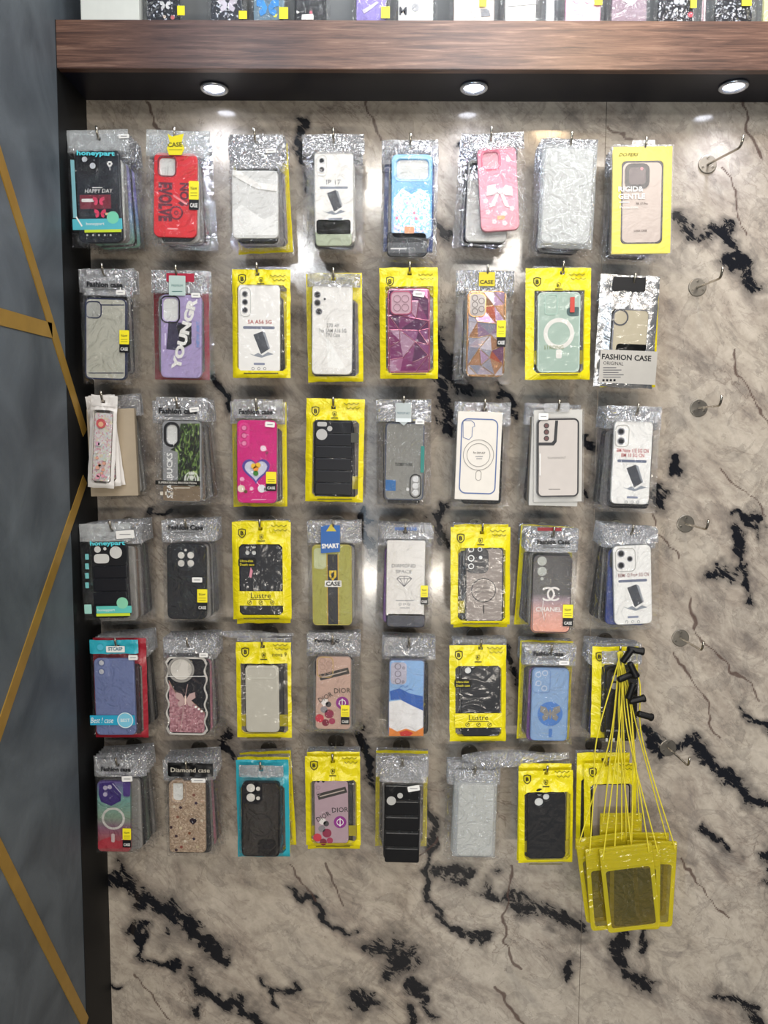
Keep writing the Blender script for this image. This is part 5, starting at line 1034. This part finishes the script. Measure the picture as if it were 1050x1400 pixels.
KINDS = {  # letter: (builder args, description)
 'k': (('phone_case_package', 'bag', T('#15171c', .4)), 'clear bagged black case'),
 'w': (('phone_case_package', 'bag', T('#c9c8c4', .4)), 'clear bagged white case'),
 'c': (('phone_case_package', 'bag', T('#8d8a86', .35)), 'clear bagged grey case'),
 'h': (('phone_case_package', 'bag', HOLO), 'bagged shimmering violet case'),
 'b': (('phone_case_package', 'bag', T('#7a6657', .4)), 'clear bagged brown case'),
 'u': (('phone_case_package', 'bag', T('#27408c', .35)), 'clear bagged blue case'),
 'v': (('phone_case_package', 'bag', T('#7a4a98', .35)), 'clear bagged purple case'),
 'p': (('phone_case_package', 'bag', T('#c4788c', .35)), 'clear bagged pink case'),
 'g': (('phone_case_package', 'bag', T('#47584a', .4)), 'clear bagged green case'),
 'y': (('phone_case_pouch', 'pouch', T('#1c1d22', .4)), 'yellow pouch with black case'),
 't': (('phone_case_pouch', 'pouch', T('#2a3a44', .4), TEAL), 'teal pouch with dark case'),
 's': (('phone_case_pouch', 'pouch', T('#55555a', .4), SILV), 'silver foil pouch'),
 'n': (('phone_case_box', 'box', T('#1f3f86', .35)), 'navy blue card box'),
 'x': (('phone_case_box', 'box', T('#b3a48e', .5)), 'tan card box'),
 'e': (('phone_case_box', 'box', T('#cfccc6', .5)), 'white card box'),
 'r': (('phone_case_pouch', 'pouch', T('#3a2226', .4), plastic_print('#9c2230')), 'red pouch with dark case')}
PROTO = {}
ORD = ['right', 'second', 'third', 'fourth', 'fifth', 'sixth']
def copy_thing(root):
    r = root.copy(); C.objects.link(r)
    for ch in root.children:
        c = ch.copy(); C.objects.link(c); c.parent = r
    return r
def put_back(kind, X, Y, Z, tilt, label, group):
    if kind in PROTO: o = copy_thing(PROTO[kind])
    else: o = std(*KINDS[kind][0]); PROTO[kind] = o
    o.location = (X, Y, Z); o.rotation_euler = (0, -R(tilt), 0); o['label'] = label; o['category'] = 'phone case'; o['group'] = group; return o
# (row, col): (picture place of the hang hole at the front, kinds from front to back, drift right in mm, first slot)
BACK = {
 (1,1): ((135,190),'wchkhc', 2.2), (1,2): ((240,192),'wckcc', 2.0), (1,3): ((349,193),'kwcyc', 1.6), (1,4): ((456,193),'wckk', -.6), (1,5): ((561,200),'cnkk', .2), (1,6): ((671,191),'wkck', -2.6), (1,7): ((780,198),'wckck', -1.6), (1,8): ((881,205),'wkckk', -1.8),
 (2,1): ((142,376),'kck', .8), (2,2): ((242,378),'crck', .4), (2,3): ((352,375),'kyck', .6), (2,4): ((456,382),'ykc', .9), (2,5): ((560,374),'ykc', -.3), (2,6): ((666,378),'ckkc', -1.6), (2,7): ((769,373),'ckck', -1.2), (2,8): ((866,389),'yckc', -1.6),
 (3,1): ((141,549),'xcc', 6.0), (3,2): ((243,557),'cbkckb', 2.4), (3,3): ((351,559),'cyck', .5), (3,4): ((456,557),'kck', -.2), (3,5): ((552,556),'ckcc', .5), (3,6): ((662,560),'kckc', -2.0), (3,7): ((763,561),'exwck', -1.6), (3,8): ((870,566),'kkcckk', -2.4),
 (4,1): ((153,725),'cbckgk', 1.8), (4,2): ((255,722),'ckckk', 1.0), (4,3): ((356,723),'ykc', .2), (4,4): ((456,724),'cuck', .7), (4,5): ((554,728),'vckpc', -.9), (4,6): ((659,728),'yck', -.5), (4,7): ((756,733),'cckyck', -1.6), (4,8): ((863,730),'ukckk', -3.0),
 (5,1): ((160,884),'rcckck', 2.0), (5,2): ((257,883),'kpckb', 1.0), (5,3): ((359,884),'kck', .2), (5,4): ((455,880),'ckck', .7), (5,5): ((559,884),'kckc', -1.0), (5,6): ((657,886),'ckc', .4), (5,7): ((753,893),'vcykc', -1.2), (5,8): ((846,894),'kukc', -2.6),
 (6,1): ((161,1046),'ckgkc', 2.2), (6,2): ((256,1051),'kcpkb', 2.2), (6,3): ((357,1052),'tycyk', 1.4), (6,4): ((455,1041),'yck', -.2), (6,5): ((550,1047),'ckyk', -.8), (6,6): ((649,1057),'cwc', -1.2), (6,7): ((747,1057),'yk', .3), (6,8): ((830,1046),'yk', .4)}
fronts[(3, 1)] = 'white charm sachets'
nth = {1: 'top', 2: 'second', 3: 'third', 4: 'fourth', 5: 'fifth', 6: 'bottom'}
rb = random.Random(11)
hook_pts = {}
for (r_, c_), (hp, kinds, drift) in BACK.items():
    o = at(hp[0], hp[1], YF); hook_pts[(r_, c_)] = o
    start = 1
    if (r_, c_) == (3, 1): start = 3
    if (r_, c_) in ((5, 8), (6, 8)): start = 2
    for k, kd in enumerate(kinds[:7 - start]):
        Y = YF + (start + k) * PITCH
        if Y > -0.0125: break
        tl = rb.uniform(-.9, .9) + drift * (k + 1) * .38
        put_back(kd, o.x, Y, o.z, tl, '%s, %s behind the %s' % (KINDS[kd][1], ORD[k] if k else 'directly', fronts[(r_, c_)]), 'packages stacked behind the ' + fronts[(r_, c_)])

# ---------------------------------------------------------------- pegs
def hook_meshes():
    base = prism([circ(0, 0, .0175, 28)], -.0028, 0, .0012, 2)
    scr = prism([circ(0, 0, .0027, 10)], -.0038, -.0026, .0004)
    L_ = 0.106
    pts = [(0, 0, 0), (0, -.03, 0), (0, -.07, 0), (0, -L_ + .010, 0), (0, -L_ + .004, .0012), (0, -L_, .005), (0, -L_ - .003, .012), (0, -L_ - .005, .019)]
    rod = tube(pts, .0023, 10); slot = box(-.0022, .0022, -.00395, -.0037, -.0004, .0004)
    return base, scr, rod, slot
HB, HS, HR, HSL = hook_meshes()
BARE = [(967, 225), (953, 393), (955, 558), (937, 716), (930, 872), (913, 1022)]
NUMB = {(4, 5): '4', (4, 6): '3', (4, 7): '2', (4, 8): '1'}
PLATE = T('#8d8880', .34, 1.0, .15)
def hook(X, Z, label, group, yaw=0, pitch=0, number=None):
    t = bpy.data.objects.new('peg_hook', None); C.objects.link(t); t.location = (X, 0, Z); t['label'] = label; t['category'] = 'hook'; t['group'] = group
    link('base_plate', HB, PLATE, t)
    for a in (90, 210, 330):
        s_ = link('screw', HS, DSTEEL, t, (.0115 * math.cos(R(a)), 0, .0115 * math.sin(R(a))))
        sl = link('screw_slot', HSL, INK, s_); sl.rotation_euler = (0, R(a * 1.7), 0)
    rd = link('rod', HR, STEEL, t); rd.rotation_euler = (R(pitch), 0, R(yaw))
    if number:
        st = link('number_sticker', prism([circ(0, 0, .0165, 28)], -.0046, -.0042), T('#c4bda6', .4), t)
        link('number', text_mesh(number, -.0049, -.0046, .005, .008, 0, 0, .009), INK, st)
    return t
for (r_, c_), o in hook_pts.items():
    hook(o.x, o.z, 'steel peg hook on the %s row holding the %s' % (nth[r_], fronts[(r_, c_)]), 'loaded peg hooks', 0, 0, NUMB.get((r_, c_)))
for i, (px, py) in enumerate(BARE):
    o = at(px, py, 0)
    hook(o.x, o.z, 'bare steel peg hook at the right, %s from the top' % ['first', 'second', 'third', 'fourth', 'fifth', 'sixth'][i], 'empty peg hooks on the right', [10, 1, -1, 0, 1, 1][i], [3, 2, 0, 0, -1, -3][i])

# ---------------------------------------------------------------- clear wrappers lying across pegs
def wrapper(px0, px1, py, hgt, tilt, label, Y, z=.02):
    a = at(px0, py, Y); b = at(px1, py, Y); w = b.x - a.x
    t = bpy.data.objects.new('clear_wrapper', None); C.objects.link(t); t.location = ((a.x + b.x) / 2, Y, a.z); t.rotation_euler = (R(0), -R(tilt), 0); t['label'] = label; t['category'] = 'plastic bag'
    for k in range(4):
        sd = rb.random() * 30; V = []; Fc = []; nx, nz_ = 40, 6
        for j in range(nz_ + 1):
            for i in range(nx + 1):
                u = i / nx; v = j / nz_
                V.append(((u - .5) * w * (1 - .05 * k), -.004 * k + .0022 * noise.noise((u * 9 + sd, v * 2, k)), (v - .5) * hgt * (.45 + .55 * math.sin(math.pi * min(1, u * 1.2 + .08))) + .0012 * math.sin(u * 5 + k)))
        for j in range(nz_):
            for i in range(nx): q = j * (nx + 1) + i; Fc.append((q, q + 1, q + nx + 2, q + nx + 1))
        link('film_layer', pydata(V, Fc, True), HEAD, t)
wrapper(632, 778, 1034, .030, 3, 'crinkled clear wrapper lying flat above the bottom white case', -.075)
wrapper(300, 402, 866, .012, 0, 'thin clear wrapper lying across above the frosted beige case', -.07)

# ---------------------------------------------------------------- waterproof pouches on yellow cords
hk = hook_pts[(5, 8)]
TIP = Vector((hk.x, -0.1085, hk.z + .004))
CORD = T('#e0cf3a', .5, 0, .25, scale=400)
LOCK = T('#0a0a0c', .45)
def water_pouch(cx, cy, w, h, tilt, Y, label, la, ra, lockp, k):
    t = bpy.data.objects.new('waterproof_pouch', None); C.objects.link(t); c = at(cx, cy, Y); t.location = c; a = -R(tilt); t.rotation_euler = (0, a, 0)
    t['label'] = label; t['category'] = 'pouch'; t['group'] = 'yellow waterproof pouches on cords'
    s_ = (Y - CAM.y) / F; W2, H2 = w * s_ / 2, h * s_ / 2
    hd = H2 * 2 * .24; fw = 6.2 * s_
    def bent(me, sc_=1):
        for v in me.vertices: v.co.y += .0010 * math.sin(v.co.x * 55 + 1) * math.sin(v.co.z * 38)
        return me
    def strip(o, n):  # refine outline so the sheet can ripple
        r = []
        for i in range(len(o)):
            A = Vector(o[i]); B = Vector(o[(i + 1) % len(o)]); m = max(1, int((B - A).length / .008))
            r += [tuple(A + (B - A) * q / m) for q in range(m)]
        return r
    fo = strip(rrect(-W2, W2, -H2, H2 - hd * .2, .007), 1); fi = strip(rrect(-W2 + fw, W2 - fw, -H2 + fw, H2 - hd - fw * .6, .005), 1)
    link('frame', bent(prism([fo, fi], -.0012, .0012, .0006)), YPVC, t)
    link('window', bent(prism([fi], -.0004, .0004)), GTINT, t)
    # clamp head: stacked pressed strips
    link('clamp_head', bent(prism([strip(rrect(-W2 * .99, W2 * .99, H2 - hd, H2, .002), 1), circ(-W2 * .82, H2 - .006, .0022, 10), circ(W2 * .82, H2 - .006, .0022, 10)], -.0022, .0022, .0008)), YPVC, t)
    for q in range(3):
        z0 = H2 - hd * (.28 + .25 * q); link('clamp_ridge', box(-W2 * .97, W2 * .97, -.0034, -.0018, z0, z0 + hd * .13, .0006), YPVC, t)
    # cord from the peg to the two corner holes and back
    def world(x, z): return Vector((c.x + x * math.cos(a) + z * math.sin(a), Y, c.z - x * math.sin(a) + z * math.cos(a)))
    inv = Matrix.Rotation(a, 4, 'Y').inverted()
    L0 = world(-W2 * .82, H2 - .006); R0 = world(W2 * .82, H2 - .006)
    top = TIP + Vector((0, -.0012 * k * .0, .0035)); yoff = Vector((0, -.003 - .0012 * k, 0))
    def path(end, mid, sgn): 
        pts = [end + Vector((0, .003, 0)), end + Vector((0, -.003, .006))]
        for (mx, my) in mid[::-1]: pts.append(at(mx, my, Y * .45 + -.115 * .55 - .001 * k))
        pts += [TIP + Vector((sgn * .0035, -.004, -.012)), TIP + Vector((sgn * .0028, .0005, .0005)), TIP + Vector((0, .002 - .001 * k * .5, .0034))]
        return spline(pts, 8)
    for mid, end, sgn in ((la, L0, -1), (ra, R0, 1)):
        pts = [inv @ (q - c) for q in path(end, mid, sgn)]
        link('cord', tube(pts, .0013, 6), CORD, t)
    if lockp:
        lx, ly, ang = lockp; q = at(lx, ly, -.128 - .003 * k); l = tube([(-.015, 0, 0), (-.0145, 0, 0), (-.012, 0, 0), (.010, 0, 0), (.0135, 0, 0), (.0165, 0, 0), (.017, 0, 0)], [.002, .005, .0062, .0062, .0075, .0075, .004], 12)
        o = link('cord_lock', l, LOCK, t, inv @ (q - c)); o.rotation_euler = (0, -R(ang) - a, R(4 * k))
PD = -.118
water_pouch(848, 1166, 60, 118, 1, PD, 'yellow waterproof pouch at the back of the bunch, highest', [(842, 960)], [(862, 960)], (868, 889, -8), 0)
water_pouch(880, 1195, 68, 124, 0, PD - 0.0068, 'yellow waterproof pouch second from right, behind the big front one', [(852, 985)], [(872, 1000)], (857, 897, 55), 1)
water_pouch(828, 1200, 72, 128, 9, PD - 0.0136, 'yellow waterproof pouch at the far left of the bunch', [(836, 1000), (815, 1075)], [(850, 1000)], (870, 957, 10), 2)
water_pouch(888, 1208, 72, 128, -1, PD - 0.0204, 'yellow waterproof pouch furthest right, clear window over marble', [(864, 985)], [(874, 930), (878, 1010)], (881, 978, -18), 3)
water_pouch(838, 1214, 72, 124, 6, PD - 0.0272, 'yellow waterproof pouch left of centre, tilted, in front of the far left one', [(816, 1010), (812, 1080)], [(846, 990)], (862, 946, 70), 4)
water_pouch(868, 1214, 72, 126, 2, PD - 0.0340, 'yellow waterproof pouch right under the frontmost one', [(847, 990)], [(858, 1000)], (854, 926, 15), 5)
water_pouch(861, 1214, 76, 128, 8, PD - 0.0408, 'frontmost yellow waterproof pouch, tilted, with large olive window', [(850, 960)], [(862, 1000)], (865, 915, -60), 6)

# ---------------------------------------------------------------- goods standing on the shelf
def upright(px0, px1, label, mat, kind='bag', deco=None, name='phone_case_package', cat='phone case'):
    Y = -.100; a = at(px0, 27, Y); b = at(px1, 27, Y); w = b.x - a.x; z = zt
    t = bpy.data.objects.new(name, None); C.objects.link(t); t.location = ((a.x + b.x) / 2, Y, z + .0005); t['label'] = label; t['category'] = cat; t['group'] = 'goods standing on the shelf'
    if kind == 'box': link('carton', box(-w / 2, w / 2, -.012, .012, 0, .17, .001), mat, t)
    else:
        pk = {'bag': (-w / 2, w / 2, 0, .19), 'body': (-w / 2 + .007, w / 2 - .007, .006, .15), 'seed': random.random() * 30, 'bulge': .0054, 'zh': .154}
        z_ = bag_meshes(pk, lambda x, q: 'header' if q > pk['zh'] else 'body', .005, hole=False); link('bag_body', z_['body'], CLEAR, t); link('bag_header', z_['header'], HEAD, t)
        link('case_shell', prism([rrect(-w / 2 + .008, w / 2 - .008, .006, .15, .007)], -CT, CT, .0018, 2), mat, t)
    def q(px, py, h=0): 
        v = at(px, py, Y - CT - .0004 - h); return v.x - t.location.x, v.z - t.location.z
    if deco:
        for d in deco:
            kind_ = d[0]
            if kind_ == 'd': x, zz = q(d[1], d[2]); link('raised_dot', prism([circ(x, zz, d[3] * .00138, 12)], -CT - .0008, -CT + .0002), T(d[4], .35), t)
            if kind_ == 'p': link('printed_shape', prism([[q(*e) for e in d[1]]], -CT - .001, -CT + .0002), T(d[2], .35), t)
            if kind_ == 'l':
                (x, zz), (x2, z2) = q(d[1], d[4]), q(d[3], d[2]); link('sale_sticker', box(x, x2, -.0078, -.0074, zz, z2), YLAB, t)
            if kind_ == 't': x, zz = q(d[2], d[3]); link('printed_text', text_mesh(d[1], -CT - .0006, -CT, d[4] * .00138, None, 0, x, zz, .0004), T(d[5]), t)
    return t
GLB = glitter(['#14161e', '#181a22', '#101218', '#20222c', '#c8ccd4', '#14161e', '#1a1c26', '#161820', '#2a2c38'], 330, .3, .2)
def spark(x0, x1, n, cols=('#d8dce4', '#e8e0e0')): return [('d', random.uniform(x0, x1), random.uniform(3, 24), random.uniform(.5, .9), random.choice(cols)) for _ in range(n)]
def fly(cx, cy, s, c): return [('p', [(cx + sx * a * s, cy + b * s) for a, b in [(.3, 0), (3, -5), (8, -6), (8, -1), (4, .5), (6.5, 3), (5, 6.5), (1.5, 4.5)]], c) for sx in (-1, 1)]
upright(114, 193, 'plain off-white carton standing at the left end of the shelf', T('#d9dbd4', .45), 'box', name='carton', cat='box')
upright(196, 252, 'black glitter case with small white bow standing beside the carton', GLB, deco=fly(226, 7, .9, '#dcdcdc') + spark(204, 246, 10) + [('l', 243, 9, 253, 22), ('d', 225, 23, 2, '#d8c8b8'), ('d', 236, 24, 2.6, '#c87070')])
upright(283, 338, 'black glitter case with large white butterfly standing on the shelf', GLB, deco=fly(311, 6, 1.6, '#cfc8d4') + spark(290, 332, 12) + [('l', 327, 16, 338, 27)])
upright(341, 395, 'blue grey case with bright blue butterfly standing on the shelf', T('#6c8494', .35), deco=fly(366, 10, 1.9, '#3f8fd8') + [('d', 376, 21, 2.5, '#e8e04a'), ('l', 382, 11, 394, 27)])
upright(397, 452, 'black case with small white charm standing right of the blue butterfly', T('#17181d', .35), deco=[('p', [(413, 20), (428, 19), (429, 27), (412, 27)], '#e6e2e0'), ('p', [(405, 14), (410, 17), (406, 19)], '#e6e2e0'), ('d', 425, 17, 2, '#c86a78')])
upright(481, 534, 'lilac case with silver lettering standing on the shelf', T('#8a7cc4', .35), deco=[('p', [(495, 14), (505, 9), (515, 2), (518, 4), (508, 12), (498, 19)], '#c9c4d4'), ('l', 521, 10, 533, 26)])
upright(538, 598, 'white case with letter M standing right of the lilac one', T('#dcdcd8', .4), deco=[('t', 'M', 551, 15, 10, '#3a3a44'), ('d', 568, 10, 5, '#9a9a9e')])
upright(614, 681, 'cream peach case with yellow sticker and grey speckles on the shelf', T('#ecd8cc', .4), deco=[('l', 655, -6, 665, 10), ('p', [(657, 12), (668, 12), (671, 22), (658, 23)], '#77787e')] + spark(640, 660, 6, ('#9a8c98',)))
upright(684, 738, 'plain white speckled case with thin line on the shelf', T('#eceae8', .4), deco=[('p', [(693, 8), (735, 5), (735, 6), (693, 9)], '#a8a8a8')])
upright(740, 763, 'narrow white bag standing left of the pink case', T('#e8ecec', .4))
upright(766, 826, 'pink phone case with rounded corner standing on the shelf', grad([(0, '#e8b0c4'), (1, '#e6a0c0')], .35), deco=[('d', 788, 0, 4, '#b8b0b4'), ('d', 803, 0, 4, '#b8b0b4'), ('l', 812, -4, 823, 8)])
upright(829, 889, 'dusty mauve case with white heart standing on the shelf', T('#8a7884', .35), deco=[('p', [(850, 0), (873, -2), (864, 8)], '#e6e4e6')] + spark(840, 882, 6))
upright(893, 952, 'blue black glitter case with pale flowers standing on the shelf', GLB, deco=[('d', 925, 2, 3.4, '#cfd8e0'), ('d', 932, 3, 3, '#cfd8e0'), ('l', 943, -3, 952, 12), ('d', 944, 20, 3.4, '#c8505c')] + spark(905, 940, 12))
upright(955, 968, 'narrow pale pink bag edge standing between two dark cases', T('#e8c8cc', .4))
upright(971, 1033, 'dark blue glitter case with lime sticker near the right end of shelf', GLB, deco=[('l', 1013, -4, 1027, 9)] + spark(982, 1022, 14))
upright(1036, 1090, 'cream case cut by the right edge standing on the shelf', T('#d8d49c', .4))
